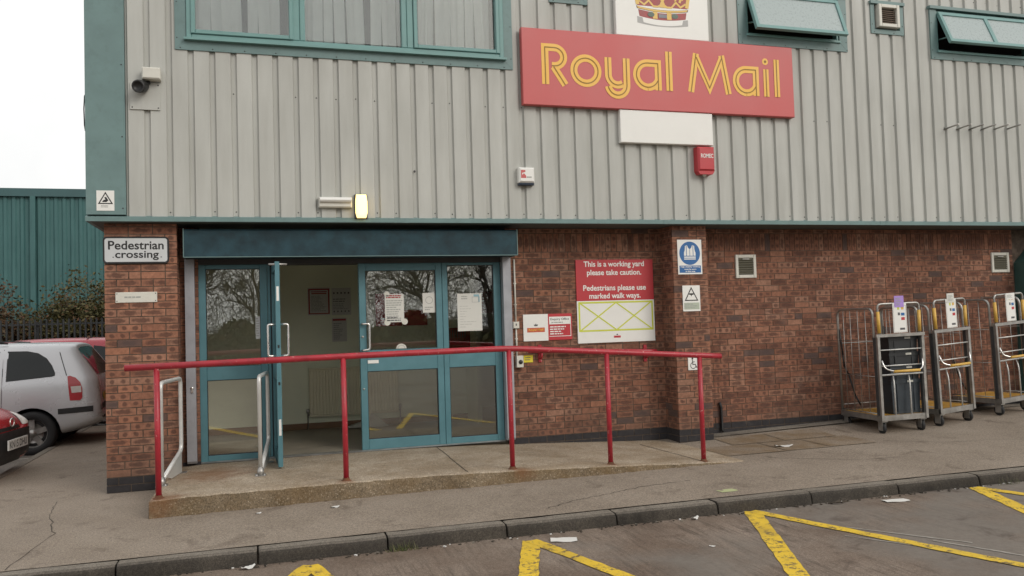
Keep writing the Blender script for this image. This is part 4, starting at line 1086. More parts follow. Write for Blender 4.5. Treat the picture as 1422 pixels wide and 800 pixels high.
for i, (t, w, z) in enumerate((('This is a working yard', .80, 2.215), ('please take caution.', .72, 2.112), ('Pedestrians please use', .83, 1.925), ('marked walk ways.', .68, 1.828))): text_into(p, t, 5.61, z, width=w, y=yy, bold=.022)
p.build('lettering', s)
p = MB().mat('lime'); q = [(5.135, 1.418), (6.10, 1.418), (6.10, 1.757), (5.135, 1.757)]; p.ribbon(q, .020, yy, True)
for a, c in (((5.15, 1.425), (5.612, 1.752)), ((5.15, 1.750), (5.612, 1.424)), ((5.622, 1.425), (6.085, 1.752)), ((5.622, 1.750), (6.085, 1.424))): p.ribbon([a, c], .016, yy - .0005 if a[1] > 1.5 else yy - .0003)
p.build('hatching', s)
p = MB().mat('sign_red2'); p.box(5.575, 5.665, yy, yy + .001, 1.325, 1.350); p.mat('ink'); p.disc(5.62, 1.364, .012, .008, yy, yy + .001, 8); p.build('logo', s)
y0 = WY - .014
s = thing('office_sign', (4.73, y0, 1.325), 'small white and red office sign beside the entrance', 'sign')
p = MB().mat('white'); p.box(4.425, 4.733, y0, WY - .001, 1.322, 1.637); p.build('logo_panel', s)
p = MB().mat('sign_red2'); p.box(4.7335, 5.036, y0 + .001, WY - .001, 1.326, 1.637); p.build('hours_panel', s)
yy = y0 - .0012; p = MB().mat(PM('logo_orange_red', (.52, .11, .05), .5)); p.box(4.470, 4.690, yy, yy + .001, 1.425, 1.478); p.mat('yellow'); text_into(p, 'Royal Mail', 4.58, 1.4515, width=.18, height=.032, y=yy - .0008, bold=.01)
p.mat('ink'); p.prism([(4.56, 1.497), (4.60, 1.497), (4.606, 1.52), (4.592, 1.512), (4.58, 1.528), (4.568, 1.512), (4.554, 1.52)], 'y', yy, yy + .001); p.build('logo', s)
p = MB().mat('white'); p.box(4.748, 5.015, yy, yy + .001, 1.512, 1.602)
p.ribbon([(4.746, 1.37), (5.018, 1.37), (5.018, 1.602)], .007, yy); lines(p, 4.755, 5.005, 1.385, 1.495, 4, yy - .0004, .9, .5)
p.mat('ink'); text_into(p, 'Enquiry Office', 4.882, 1.570, width=.235, height=.034, y=yy - .0012, bold=.01); p.mat('inkpale'); lines(p, 4.775, 4.99, 1.52, 1.548, 1, yy - .0012, 1, .4); p.build('lettering', s)
s = thing('yellow_label', (4.476, WY - .008, 1.072), 'small yellow label beside the key switch', 'sign')
p = MB().mat('lime'); p.mat(PM('label_yellow', (.75, .62, .04), .5)); p.box(4.418, 4.532, WY - .008, WY - .001, 1.074, 1.156); p.build('face', s)
p = MB().mat('ink'); lines(p, 4.435, 4.515, 1.092, 1.142, 2, WY - .0092, 1, .4); p.build('lettering', s)

# ---- handrails
hr = thing('handrail', (3.2, -1.3, .15), 'red tubular handrail on posts along the front edge of the ramp', 'handrail')
p = MB().mat('red'); p.tube(rpath([(.36, -1.3, 1.268), (2.2, -1.3, 1.292), (3.66, -1.3, 1.303), (3.86, -1.3, 1.296), (4.774, -1.3, 1.228), (5.823, -1.3, 1.150), (6.065, -1.3, 1.132)], .12), .0285, 12); p.build('rail', hr)
for x, zt in ((.61, 1.262), (2.182, 1.28), (3.756, 1.29), (4.776, 1.218), (5.815, 1.14)):
    zb = rz(x); p = MB().mat('red'); p.tube([(x + .004, -1.3, zb - .02), (x, -1.3, zt)], .0245, 12)
    po = p.build('post', hr)
    p = MB().mat('rust'); p.lathe([(.052, 0), (.046, .006), (.034, .010), (.0275, .030)], (x + .004, -1.3, zb - .004), (0, 0, 1), 12); p.build('collar', po)
wr = thing('wall_handrail', (5.3, .25, 1.1), 'red handrail on brackets fixed to the brick wall behind the ramp rail', 'handrail')
p = MB().mat('red'); P0, P1 = (4.545, .245, 1.205), (6.02, .245, 1.15); p.tube([(4.45, .245, 1.209), P0, P1, (6.10, .245, 1.147)], .024, 10); p.build('rail', wr)
for x, z in ((4.62, 1.20), (5.985, 1.15)):
    p = MB().mat('red'); p.box(x - .02, x + .02, .312, .329, z - .13, z + .075); p.tube(rpath([(x, .31, z - .08), (x, .255, z - .08), (x, .245, z - .02)], .03), .012, 8); p.build('bracket', wr)

# ---- grey hoop barriers either side of the door
def hoop(n, f, label):
    n, f = Vector((*n, rz(n[0]))), Vector((*f, rz(f[0])))
    t = thing('hoop_barrier', tuple((n + f) / 2), label, 'barrier', 'grey hoop barriers beside the entrance')
    d = (f - n).normalized(); up = Vector((0, 0, 1)); p = MB().mat('tube')
    P = [n + up * .02, n + up * .94, f + up * .94, f + up * .21]
    sd_ = Vector((-d.y, d.x, 0)) 
    # flat bar loop, 45 x 20 mm
    path = rpath(P, .07, 6) + [n + up * .02 + d * .05 + up * .04]
    path = rpath([n + up * .05, n + up * .94, f + up * .94, f + up * .23, n + d * .02 + up * .05], .06, 6)
    p.tube(path, .020, 10); p.build('frame', t)
    p = MB().mat('tube'); a = n + up * .06 + d * .06; c = f + up * .20; e = f + up * .01; g_ = n + d * .30 + up * .01
    q = [a + d * .05, c, e, g_]; b = len(p.v)
    for h in (-.004, .004): p.v += [tuple(v + sd_ * h) for v in q]
    p.face([b, b + 1, b + 2, b + 3]); p.face([b + 7, b + 6, b + 5, b + 4])
    for i in range(4): p.face([b + i, b + (i + 1) % 4, b + 4 + (i + 1) % 4, b + 4 + i])
    p.build('toe_plate', t)
    p = MB().mat('galv'); p.prism([(n.x - .05, n.y - .06), (n.x + .05, n.y - .06), (n.x + .05, n.y + .06), (n.x - .05, n.y + .06)], 'z', n.z, n.z + .008)
    p.tube([n + up * .0, n + up * .08], [.042, .024], 10)
    for a_ in (-.035, .035): p.lathe([(.009, 0), (.009, .018), (0, .02)], (n.x + a_, n.y - .04, n.z), (0, 0, 1), 6)
    p.build('foot', t)
    p = MB().mat('galv'); p.prism([(f.x - .05, f.y - .05), (f.x + .05, f.y - .05), (f.x + .05, f.y + .05), (f.x - .05, f.y + .05)], 'z', f.z, f.z + .008); p.build('foot', t)
hoop((.575, -.70), (.69, -.07), 'grey steel hoop barrier beside the brick column')
hoop((1.443, -.645), (1.525, .12), 'grey steel hoop barrier beside the open glass door')

# ---- roll carts
def cart():
    t = thing('roll_cage', (0, 0, 0), 'x', 'roll cage', 'roll cages parked along the brick wall')
    Wd, D = .665, .80
    p = MB().mat('deck'); p.box(.03, Wd - .03, .03, D - .03, .195, .222)
    for i in range(1, 4): p.box(.03, Wd - .03, D * i / 4 - .004, D * i / 4 + .004, .2215, .2235)
    p.build('deck', t)
    p = MB().mat('galv'); p.box(0, Wd, 0, .03, .16, .225); p.box(0, Wd, D - .03, D, .16, .225); p.box(0, .03, .03, D - .03, .161, .224); p.box(Wd - .03, Wd, .03, D - .03, .161, .224); p.box(.03, Wd - .03, D / 2 - .02, D / 2 + .02, .155, .19)
    p.build('chassis', t)
    for sx, sy in ((.055, .06), (Wd - .055, .06), (.055, D - .06), (Wd - .055, D - .06)):
        p = MB().mat('galv'); p.box(sx - .04, sx + .04, sy - .045, sy + .045, .145, .159); p.box(sx - .026, sx - .022, sy - .03, sy + .05, .04, .146); p.box(sx + .022, sx + .026, sy - .03, sy + .05, .04, .146)
        c = p.build('castor', t)
        p = MB().mat('rubber'); p.lathe([(.012, -.02), (.056, -.02), (.068, -.012), (.068, .012), (.056, .02), (.012, .02)], (sx, sy + .012, .068), (1, 0, 0), 18); p.build('wheel', c)
    # front gate
    p = MB().mat('galv')
    for x in (.0, Wd - .034): p.box(x, x + .034, -.012, .024, .165, 1.205)
    p.box(-.012, Wd + .012, -.016, .028, 1.185, 1.222); p.build('gate_frame', t)
    p = MB().mat('tube')
    p.tube([(.03, .006, 1.025), (Wd - .03, .006, 1.025)], .008, 8); p.tube([(.03, .006, .72), (Wd - .03, .006, .72)], .011, 8); p.tube([(.03, .02, .83), (Wd - .03, .02, .83)], .008, 8)
    p.tube(rpath([(.215, .01, .225), (.215, .01, .60), (.235, .05, .70)], .06), .009, 8); p.tube(rpath([(.44, .01, .225), (.44, .01, .60), (.46, .05, .70)], .06), .009, 8)
    p.build('gate_rails', t)
    p = MB().mat('chrome'); p.tube(rpath([(.045, -.01, .90), (.06, -.035, .80), (.16, -.085, .765), (Wd - .16, -.085, .765), (Wd - .06, -.035, .80), (Wd - .045, -.01, .90)], .05), .010, 8); hb = p.build('drop_bar', t)
    p = MB().mat('grip'); p.tube([(.15, -.085, .765), (Wd - .15, -.085, .765)], .017, 10); p.build('grip', hb)
    p = MB().mat('galv'); p.tube(rpath([(.045, .006, 1.21), (.035, .006, 1.592), (Wd - .035, .006, 1.592), (Wd - .045, .006, 1.21)], .055, 6), .014, 10); hh = p.build('push_handle', t)
    for x in (.041, Wd - .041):
        p = MB().mat('grip'); p.tube([(x + (.003 if x < .3 else -.003), .006, 1.235), (x - (.002 if x < .3 else -.002), .006, 1.50)], .021, 10); p.build('grip', hh)
    # side panels: tall hoops with thin bars
    for x in (.012, Wd - .012):
        p = MB().mat('galv'); p.tube(rpath([(x, .07, .20), (x, .07, 1.54), (x, D - .02, 1.54), (x, D - .02, .20)], .10, 7), .016, 10)
        p.tube([(x, .07, .245), (x, D - .02, .245)], .008, 6); sp = p.build('side_panel', t)
        p = MB().mat('galv')
        for q in (.22, .37, .52, .66): p.tube([(x, q, .245), (x, q, 1.53)], .0042, 5)
        for z in (.70, 1.14): p.tube([(x, .075, z), (x, D - .02, z)], .0045, 5)
        p.build('mesh_bars', sp)
        p = MB().mat('darkgrey'); s_ = 1 if x < .3 else -1
        p.box(x - .02, x + .02, -.004 + .03, .066, .23, 1.18); p.build('hinge_post', sp)
    for z in (.30, 1.10): p = MB().mat('galv'); p.tube([(.03, D - .02, z), (Wd - .03, D - .02, z)], .007, 6); p.build('back_rail', t)
    p = MB().mat('black'); P = [(.02, D - .03, 1.28), (.034, D - .06, .95), (.03, D - .08, .80), (.06, D - .12, .70), (.10, D - .18, .42), (.14, D - .22, .30)]
    for a, c in zip(P, P[1:]): p.tube([a, c], .011, 5)
    p.build('strap', t)
    return t
def card(t, top):
    """routing card hung on the push handle"""
    p = MB().mat('white'); o = Vector((0, 0, 0)); y = -.018
    p.box(.235, .430, y, y + .003, 1.232, 1.60); c = p.build('card_holder', t)
    p = MB(); yy = y - .0012
    for (a, b_, z, m) in ((.30, .328, 1.515, 'lime'), (.355, .39, 1.515, 'grip'), (.305, .335, 1.445, 'ink'), (.35, .40, 1.440, 'blue'), (.35, .40, 1.385, 'sign_red2')): p.mat(m); p.box(a, b_, yy, yy + .001, z, z + .035)
    p.mat('ink'); p.box(.325, .395, yy, yy + .001, 1.265, 1.29); p.mat('inkpale'); p.ribbon([(.245, 1.24), (.42, 1.24), (.42, 1.565), (.245, 1.565)], .003, yy, True); p.build('print', c)
    p = MB().mat(top); 
    q = (.262, .395, 1.545, 1.685) if top == 'lilac' else ((.26, .395, 1.55, 1.67) if top == 'paper' else (.25, .415, 1.52, 1.605))
    p.box(q[0], q[1], y - .004, y - .0022, q[2], q[3]); p.mat('inkpale'); lines(p, q[0] + .015, q[1] - .015, q[2] + .02, q[3] - .02, 5, y - .005); p.build('paper_slip', c)
def place(t, x, y, z, a, tilt): t.location = (x, y, z); t.rotation_euler = (0, -R(tilt), R(a))
c1 = cart(); c2 = copy_tree(c1); c3 = copy_tree(c1)
for c, t in ((c1, 'lilac'), (c2, 'paper'), (c3, 'white')): card(c, t)
place(c1, 8.705, -.545, pz(8.9, -.5) - .004, -3.5, .8); tag(c1, 'galvanised roll cage carrying a stack of dark crates, lilac slip on its card')
place(c2, 9.625, -.52, pz(9.7, -.5) - .004, 9, 2.4); tag(c2, 'empty galvanised roll cage, second from the left, white slip on its card')
place(c3, 10.775, -.36, pz(10.9, -.3) - .004, 9, 2.6); tag(c3, 'galvanised roll cage in front of the green roller door, plain white card')
def in_cart(o, x, y, z, a=0):
    m = Matrix.Translation(c1.location) @ c1.rotation_euler.to_matrix().to_4x4()
    o.location = m @ Vector((x, y, z)); o.rotation_euler = (0, c1.rotation_euler.y, R(-3.5 + a))
def crate(label, h, low, mname='tote'):
    t = thing('crate', (0, 0, 0), label, 'crate', 'crates stacked in the roll cage')
    wt, dt, wb, db = .215, .150, .19, .135
    p = MB().mat(mname); b = len(p.v)
    ring = lambda w, d, z: [(-w, -d, z), (w, -d, z), (w, d, z), (-w, d, z)]
    R_ = [ring(wb, db, 0), ring(wt - .008, dt - .008, h - .03), ring(wt - .014, dt - .014, h - .03), ring(wb - .006, db - .006, .01)]
    p.v += [q for r in R_ for q in r]
    for i in (0, 2):
        for k in range(4): p.face([b + i * 4 + k, b + i * 4 + (k + 1) % 4, b + i * 4 + 4 + (k + 1) % 4, b + i * 4 + 4 + k])
    p.face([b + 3, b + 2, b + 1, b]); p.face([b + 12, b + 13, b + 14, b + 15])
    for x in (-.12, .12): p.box(x - .012, x + .012, -db - .012, -db + .004, .03, h - .06)
    p.build('tub', t)
    p = MB().mat(mname)
    for q in ((-wt, wt, -dt, -dt + .02), (-wt, wt, dt - .02, dt), (-wt, -wt + .02, -dt + .02, dt - .02), (wt - .02, wt, -dt + .02, dt - .02)): p.box(*q, h - .045, h)
    p.build('rim', t)
    p = MB().mat('offwhite'); p.box(.02, .10, -dt - .0025, -dt - .0002, h - .034, h - .012); p.mat('inkpale'); lines(p, .025, .095, h - .03, h - .016, 1, -dt - .0034, 1, .5); p.build('rim_tag', t)
    if low: p = MB().mat('label'); p.box(-.10, .0, -dt + .012, -dt + .016, h * .40, h * .40 + .12); p.build('tag_card', t)
    return t
z0 = .2245
k = crate('bottom dark blue crate standing on the roll cage deck', .42, True); in_cart(k, .42, .205, z0)
k = crate('second crate up, nested in the bottom crate of the roll cage', .36, False); in_cart(k, .415, .205, z0 + .235, 1)
k = crate('third crate up with a pale green card, in the roll cage stack', .36, True, 'tote2'); in_cart(k, .42, .205, z0 + .40, -1)
k = crate('topmost crate in the roll cage stack', .36, False, 'tote2'); in_cart(k, .415, .205, z0 + .60, .5)
# ---------------------------------------------------------------- cars
def car_body(st, paint, name, t, wheels, wr, whw):
    """loft of rings along x (forward = +x). station: x, zb, zmid, zbelt, zroof, w, wroof, rake(belt), rake(roof)"""
    mb = MB().mat(paint); n = None
    for (x, zb, zm, zt, zr, w, wr_, rb_, rr_) in st:
        half = [(0, zb, 0), (w * .80, zb, 0), (w * .955, zb + .07, 0), (w * .985, (zb + zm) / 2, 0), (w, zm, 0), (w * .975, zt - .05, rb_ * .8), (w * .955, zt, rb_), (w * .955 * .55 + wr_ * .45, zt + (zr - zt) * .48, rb_ + (rr_ - rb_) * .45), (wr_ + .01, zr - .075, rr_ * .88 + rb_ * .12), (wr_ - .075, zr - .012, rr_), (wr_ * .5, zr + .008, rr_ + .01), (0, zr + .014, rr_ + .01)]
        ring = [(x + r, -y, z) for y, z, r in half] + [(x + r, y, z) for y, z, r in half[-2:0:-1]]
        n = len(ring); mb.v += ring
    N = len(st)
    for i in range(N - 1):
        for k in range(n):
            mb.face([i * n + k, i * n + (k + 1) % n, (i + 1) * n + (k + 1) % n, (i + 1) * n + k], True)
    mb.face(list(range(n))[::-1], True); mb.face([(N - 1) * n + k for k in range(n)], True)
    ob = mb.build(name, t)
    sub = ob.modifiers.new('s', 'SUBSURF'); sub.levels = sub.render_levels = 2
    cut = MB().mat('trimblack')
    for wx in wheels: cut.lathe([(0, -1.2), (wr * 1.17, -1.2), (wr * 1.17, -whw + .22), (0, -whw + .22)], (wx, 0, wr), (0, 1, 0), 32); cut.lathe([(0, whw - .22), (wr * 1.17, whw - .22), (wr * 1.17, 1.2), (0, 1.2)], (wx, 0, wr), (0, 1, 0), 32)
    co = cut.build('cutter', t)
    dg = bpy.context.evaluated_depsgraph_get()
    solid = bpy.data.meshes.new_from_object(ob.evaluated_get(dg)); ob.modifiers.clear(); old = ob.data; ob.data = solid
    bvh = None
    bo = ob.modifiers.new('b', 'BOOLEAN'); bo.object = co; bo.operation = 'DIFFERENCE'; bo.solver = 'EXACT'
    dg = bpy.context.evaluated_depsgraph_get(); dg.update()
    vs = [v.co.copy() for v in solid.vertices]; fs = [tuple(p.vertices) for p in solid.polygons]
    bvh = BVHTree.FromPolygons(vs, fs)
    me = bpy.data.meshes.new_from_object(ob.evaluated_get(dg)); ob.modifiers.clear(); ob.data = me
    bpy.data.objects.remove(co)
    # keep the smooth paint: take the normals of the uncut body wherever its surface survives
    nv = [v.normal.copy() for v in solid.vertices]; cn = []; own = [v.normal.copy() for v in me.vertices]
    for i, v in enumerate(me.vertices):
        loc, nr, fi, ds = bvh.find_nearest(v.co)
        if ds is not None and ds < .003:
            acc = Vector((0, 0, 0))
            for k in fs[fi]: acc += nv[k] / max((vs[k] - v.co).length, 1e-4)
            cn.append(acc.normalized())
        else: cn.append(own[i])
    me.normals_split_custom_set_from_vertices(cn)
    if len(me.materials) < 2: me.materials.append(M['trimblack'])
    for p in me.polygons:
        c = p.center
        for wx in wheels:
            if math.hypot(c.x - wx, c.z - wr) < wr * 1.172 and abs(c.y) > whw - .25 and abs(p.normal.y) < .5 and (math.hypot(c.x - wx, c.z - wr) > wr * 1.1): p.material_index = 1
            if math.hypot(c.x - wx, c.z - wr) < wr * 1.16 and abs(abs(c.y) - (whw - .22)) < .02: p.material_index = 1
    return ob, bvh
def patch(bvh, outline, view, off, mat, rings=5, dens=3):
    """a panel following the body: outline in the plane facing view ('l': (x,z) seen from -y, 'r', 'b': (y,z) seen from behind, 'f')"""
    P = [Vector(p) for p in outline]; Q = []
    for a, c in zip(P, P[1:] + P[:1]):
        for k in range(dens): Q.append(a + (c - a) * k / dens)
    c = sum(Q, Vector((0, 0))) / len(Q); mb = MB().mat(mat); idx = []
    d = {'l': Vector((0, 1, 0)), 'r': Vector((0, -1, 0)), 'b': Vector((1, 0, 0)), 'f': Vector((-1, 0, 0))}[view]
    def pt(q):
        o = Vector((q.x, -5 * d.y, q.y)) if view in 'lr' else Vector((-6 * d.x, q.x, q.y))
        h = bvh.ray_cast(o, d)
        if h[0] is None: return None
        nrm = h[1] if h[1].dot(d) < 0 else -h[1]
        return tuple(h[0] + nrm * off)
    for r in range(rings + 1):
        row = []
        for q in Q:
            p = pt(c + (q - c) * ((r / rings) if r else .001))
            if p is None: row.append(None)
            else: mb.v.append(p); row.append(len(mb.v) - 1)
        idx.append(row)
    m = len(Q)
    for r in range(rings):
        for k in range(m):
            q = [idx[r][k], idx[r][(k + 1) % m], idx[r + 1][(k + 1) % m], idx[r + 1][k]]
            if None not in q: mb.face(q, True)
    return mb
def wheel(t, wx, y, r, side):
    p = MB().mat('rubber'); s = side
    p.lathe([(r * .64, -.09), (r * .93, -.10), (r, -.075), (r, .075), (r * .93, .10), (r * .66, .095), (r * .62, .06)], (wx, y, r), (0, s, 0), 28)
    w = p.build('wheel', t)
    p = MB().mat('galv'); p.lathe([(r * .66, .09), (r * .62, .075), (r * .60, .03), (.05, .045)], (wx, y, r), (0, s, 0), 28)
    for k in range(5):
        a = 2 * PI * k / 5 + .3; u = Vector((math.cos(a), 0, math.sin(a))); vv = Vector((-math.sin(a), 0, math.cos(a))); o = Vector((wx, y, r)); nn = Vector((0, s, 0))
        p.obox(o, u, vv, nn, (.03, r * .62), (-.035, .035), (.045, .082))
    p.lathe([(.06, .045), (.055, .09), (0, .095)], (wx, y, r), (0, s, 0), 16); p.build('rim', w)
    p = MB().mat('black'); p.lathe([(0, .035), (r * .6, .035)], (wx, y, r), (0, s, 0), 20); p.build('brake_shade', w)
def move_car(t, x, y, z, a): t.location = (x, y, z); t.rotation_euler = (0, 0, R(a))
# silver estate: forward is away to the left
sc = thing('parked_car', (0, 0, 0), 'silver people carrier seen from its rear corner beside the brick column', 'car', 'cars parked beside the depot')
def estate(t, paint, H=1.56, L=4.3, hood=.95):
    h = L / 2
    #      x      zb   zmid  zbelt  zroof   w    wroof  rakes
    st = [(-h + .02, .42, .62, 1.04, H - .06, .66, .56, .05, .36), (-h + .05, .40, .62, 1.05, H - .04, .76, .62, .05, .35), (-h + .12, .36, .62, 1.055, H - .03, .83, .665, .05, .31), (-h + .30, .30, .62, 1.05, H - .02, .86, .69, .03, .20),
          (-h + .75, .20, .62, 1.04, H - .008, .868, .70, .0, .05), (-h + 1.5, .19, .62, 1.01, H, .87, .70, 0, 0), (0.15, .19, .62, .98, H - .01, .87, .70, 0, 0), (.62, .19, .62, .95, H - .05, .87, .67, .0, -.12), (1.05, .19, .62, .93, H - .28, .865, .63, .05, -.15), (1.30, .20, .62, .90, 1.06, .86, .62, .05, .0),
          (h - .38, .20, .58, .82, .88, .83, .62, 0, 0), (h - .14, .22, .52, .70, .76, .75, .56, 0, -.02), (h - .02, .26, .46, .60, .66, .60, .44, 0, -.04)]
    wheels = (-h + .90, h - .86); wr = .305
    body, bvh = car_body(st, paint, 'body', t, wheels, wr, .87)
    for wx in wheels:
        for s_ in (-1, 1): wheel(t, wx, s_ * .765, wr, s_)
    return body, bvh, wheels, wr
body, bvh, whs, wr = estate(sc, 'silver')
h = 2.15
def sided(t, bvh, name, pts, off, mat, sides='lr', part=None, **k):
    for v in sides: patch(bvh, pts, v, off, mat, **k).build(name, part or t)
qw = [(-h + 1.21, 1.045), (-h + .66, 1.092), (-h + .625, 1.105), (-h + .625, 1.14), (-h + .67, 1.24), (-h + .74, 1.335), (-h + .84, 1.405), (-h + .97, 1.44), (-h + 1.21, 1.45)]
fw = [(-h + 2.30, .995), (-h + 1.33, 1.035), (-h + 1.33, 1.45), (-h + 2.30, 1.45)]
def grow(P, d):
    c = sum((Vector(p) for p in P), Vector((0, 0))) / len(P); return [tuple(Vector(p) + (Vector(p) - c).normalized() * d) for p in P]
for q_ in (qw, fw): sided(sc, bvh, 'window_seal', grow(q_, .014), .002, 'trimblack'); sided(sc, bvh, 'side_window', q_, .005, 'carglass')
sided(sc, bvh, 'hatch_seam', [(-h + .595, 1.525), (-h + .607, 1.525), (-h + .472, 1.09), (-h + .460, 1.09)], .002, 'trimblack', rings=2, dens=8)
sided(sc, bvh, 'side_window', [(-h + 3.2, .965), (-h + 2.42, .975), (-h + 2.42, 1.43), (-h + 2.75, 1.40)], .004, 'carglass')
sided(sc, bvh, 'door_seam', [(-h + 1.265, .30), (-h + 1.273, .30), (-h + 1.273, 1.48), (-h + 1.265, 1.48)], .003, 'trimblack', rings=2, dens=8)
sided(sc, bvh, 'door_seam', [(-h + 2.355, .30), (-h + 2.363, .30), (-h + 2.363, 1.44), (-h + 2.355, 1.44)], .003, 'trimblack', rings=2, dens=8)
rw = [(-.52, 1.10), (-.38, 1.07), (.38, 1.07), (.52, 1.10), (.60, 1.18), (.58, 1.34), (.52, 1.46), (.3, 1.485), (-.3, 1.485), (-.52, 1.46), (-.58, 1.34), (-.60, 1.18)]
patch(bvh, rw, 'b', .005, 'carglass', 6, 4).build('rear_window', sc)
for v in 'lr':
    l = patch(bvh, [(-h + .42, .74), (-h + .29, .735), (-h + .262, .77), (-h + .262, .90), (-h + .29, .99), (-h + .35, 1.055), (-h + .42, 1.085), (-h + .455, 1.08)], v, .007, 'tail', 6, 5).build('tail_lamp', sc)
    patch(bvh, [(-h + .275, .85), (-h + .395, .845), (-h + .41, .935), (-h + .28, .94)], v, .011, 'tailw', 3, 4).build('clear_lens', l)
patch(bvh, [(-.72, .58), (.72, .58), (.72, .66), (-.72, .66)], 'b', .007, 'trimblack', 3, 12).build('bumper_strip', sc)
sided(sc, bvh, 'rubbing_strip', [(-h + .13, .57), (-h + .57, .555), (-h + .57, .63), (-h + .13, .65)], .007, 'trimblack', rings=2, dens=8)
sided(sc, bvh, 'rubbing_strip', [(-h + 1.32, .50), (h - 1.3, .50), (h - 1.3, .55), (-h + 1.32, .55)], .007, 'trimblack', rings=2, dens=8)
patch(bvh, [(-.62, .455), (.62, .455), (.5, .49), (-.5, .49)], 'b', .006, 'trimblack', 3, 8).build('bumper_recess', sc)
patch(bvh, [(-.26, .69), (.26, .69), (.26, .80), (-.26, .80)], 'b', .010, 'numy', 3, 4).build('number_plate', sc)
p = MB().mat('trimblack'); p.tube([(-h + .06, -.03, 1.0), (-h + .14, -.25, 1.10)], .012, 6); p.tube([(-h + .085, -.0, .99), (-h + .10, -.40, 1.06)], .008, 6); p.build('wiper', sc)
for s_ in (-1, 1):
    p = MB().mat('trimblack'); p.tube([(-.9, s_ * .60, 1.565), (-.6, s_ * .61, 1.585), (.2, s_ * .615, 1.585), (.5, s_ * .60, 1.55)], .013, 6); p.build('roof_rail', sc)
move_car(sc, -2.86, 4.92, -.1, 180)
# red hatchback facing us
rc = thing('parked_car', (0, 0, 0), 'glossy red hatchback nosing in at the left edge, white number plate', 'car', 'cars parked beside the depot')
L = 3.8; h2 = L / 2
st = [(-h2 + .02, .30, .60, .92, 1.33, .60, .46, .05, .30), (-h2 + .08, .25, .60, .93, 1.36, .74, .54, .05, .28), (-h2 + .25, .22, .60, .93, 1.38, .81, .58, .03, .2), (-h2 + .7, .20, .60, .92, 1.41, .82, .60, 0, .05), (-.3, .19, .6, .9, 1.42, .82, .61, 0, 0), (.25, .19, .6, .89, 1.36, .82, .59, 0, -.08), (.62, .19, .6, .88, 1.13, .82, .57, .05, -.1), (.84, .2, .6, .86, .98, .82, .56, .05, .05),
      (h2 - .55, .20, .56, .82, .92, .81, .60, 0, 0), (h2 - .30, .21, .52, .74, .85, .775, .57, 0, -.01), (h2 - .14, .23, .50, .68, .76, .70, .52, 0, -.03), (h2 - .03, .26, .48, .62, .68, .60, .44, 0, -.05)]
rb_, rbv = car_body(st, 'carred', 'body', rc, (-h2 + .62, h2 - .80), .285, .82)
for wx in (-h2 + .62, h2 - .80):
    for s_ in (-1, 1): wheel(rc, wx, s_ * .72, .285, s_)
patch(rbv, [(-.70, .25), (.70, .25), (.72, .56), (.5, .60), (-.5, .60), (-.72, .56)], 'f', .008, 'trimblack', 5, 8).build('bumper', rc)
sided(rc, rbv, 'bumper_side', [(h2 - .42, .24), (h2 - .06, .26), (h2 - .06, .50), (h2 - .42, .50)], .006, 'trimblack')
patch(rbv, [(-.34, .61), (.34, .61), (.30, .65), (-.30, .65)], 'f', .007, 'trimblack', 3, 5).build('grille', rc)
for s_ in (-1, 1): patch(rbv, [(s_ * .42, .63), (s_ * .64, .64), (s_ * .70, .72), (s_ * .60, .77), (s_ * .46, .70)], 'f', .007, 'tailw', 4, 4).build('headlight', rc)
sided(rc, rbv, 'side_window', [(-.9, .97), (.15, .95), (.02, 1.30), (-.8, 1.30)], .004, 'carglass'); sided(rc, rbv, 'side_window', [(.25, .95), (.80, .94), (.36, 1.24), (.18, 1.29)], .004, 'carglass')
patch(rbv, [(-.60, .99), (.60, .99), (.50, 1.33), (-.50, 1.33)], 'f', .004, 'carglass', 5, 5).build('windscreen', rc)
xp = h2 + .035; np_ = MB().mat('numw'); np_.box(xp - .012, xp, -.26, .26, .415, .525); pl = np_.build('number_plate', rc)
p = MB().mat('black'); text_into(p, 'KN15 DHU', 0, 0, width=.45, height=.078, y=.0012, bold=.01, frame=((xp, 0, .470), (0, 1, 0), (0, 0, 1), (1, 0, 0))); p.build('plate_lettering', pl)
p = MB().mat('chrome'); p.tube([(h2 - .03, .055 * math.cos(a), .70 + .045 * math.sin(a)) for a in [2 * PI * k / 16 for k in range(16)]], .008, 6, closed=True); p.build('badge', rc)
move_car(rc, -1.20 - h2 * .9925, 1.63 + h2 * .122, -.1, -7)
# faded red estate behind the silver one
r2 = thing('parked_car', (0, 0, 0), 'faded red car behind the silver people carrier, only roof and rear side showing', 'car', 'cars parked beside the depot')
b2_, bv2, _, _ = estate(r2, 'carred2', 1.60, 4.3)
sided(r2, bv2, 'side_window', [(-h + 1.05, 1.03), (-h + .62, 1.09), (-h + .60, 1.16), (-h + .72, 1.42), (-h + 1.05, 1.47)], .004, 'carglass')
sided(r2, bv2, 'side_window', [(-h + 2.30, 1.0), (-h + 1.25, 1.02), (-h + 1.25, 1.47), (-h + 2.30, 1.47)], .004, 'carglass')
sided(r2, bv2, 'door_seam', [(-h + 1.15, .30), (-h + 1.16, .30), (-h + 1.16, 1.54), (-h + 1.15, 1.54)], .003, 'trimblack', rings=2, dens=8)
patch(bv2, rw, 'b', .005, 'carglass', 6, 4).build('rear_window', r2)
sided(r2, bv2, 'tail_lamp', [(-h + .17, .66), (-h + .36, .66), (-h + .40, .97), (-h + .20, .97)], .007, 'tail')
p = MB().mat('trimblack'); p.box(-.98, -.95, -.58, .58, 1.606, 1.612); p.build('roof_seam', r2)
move_car(r2, -2.40, 7.55, -.1, 180)

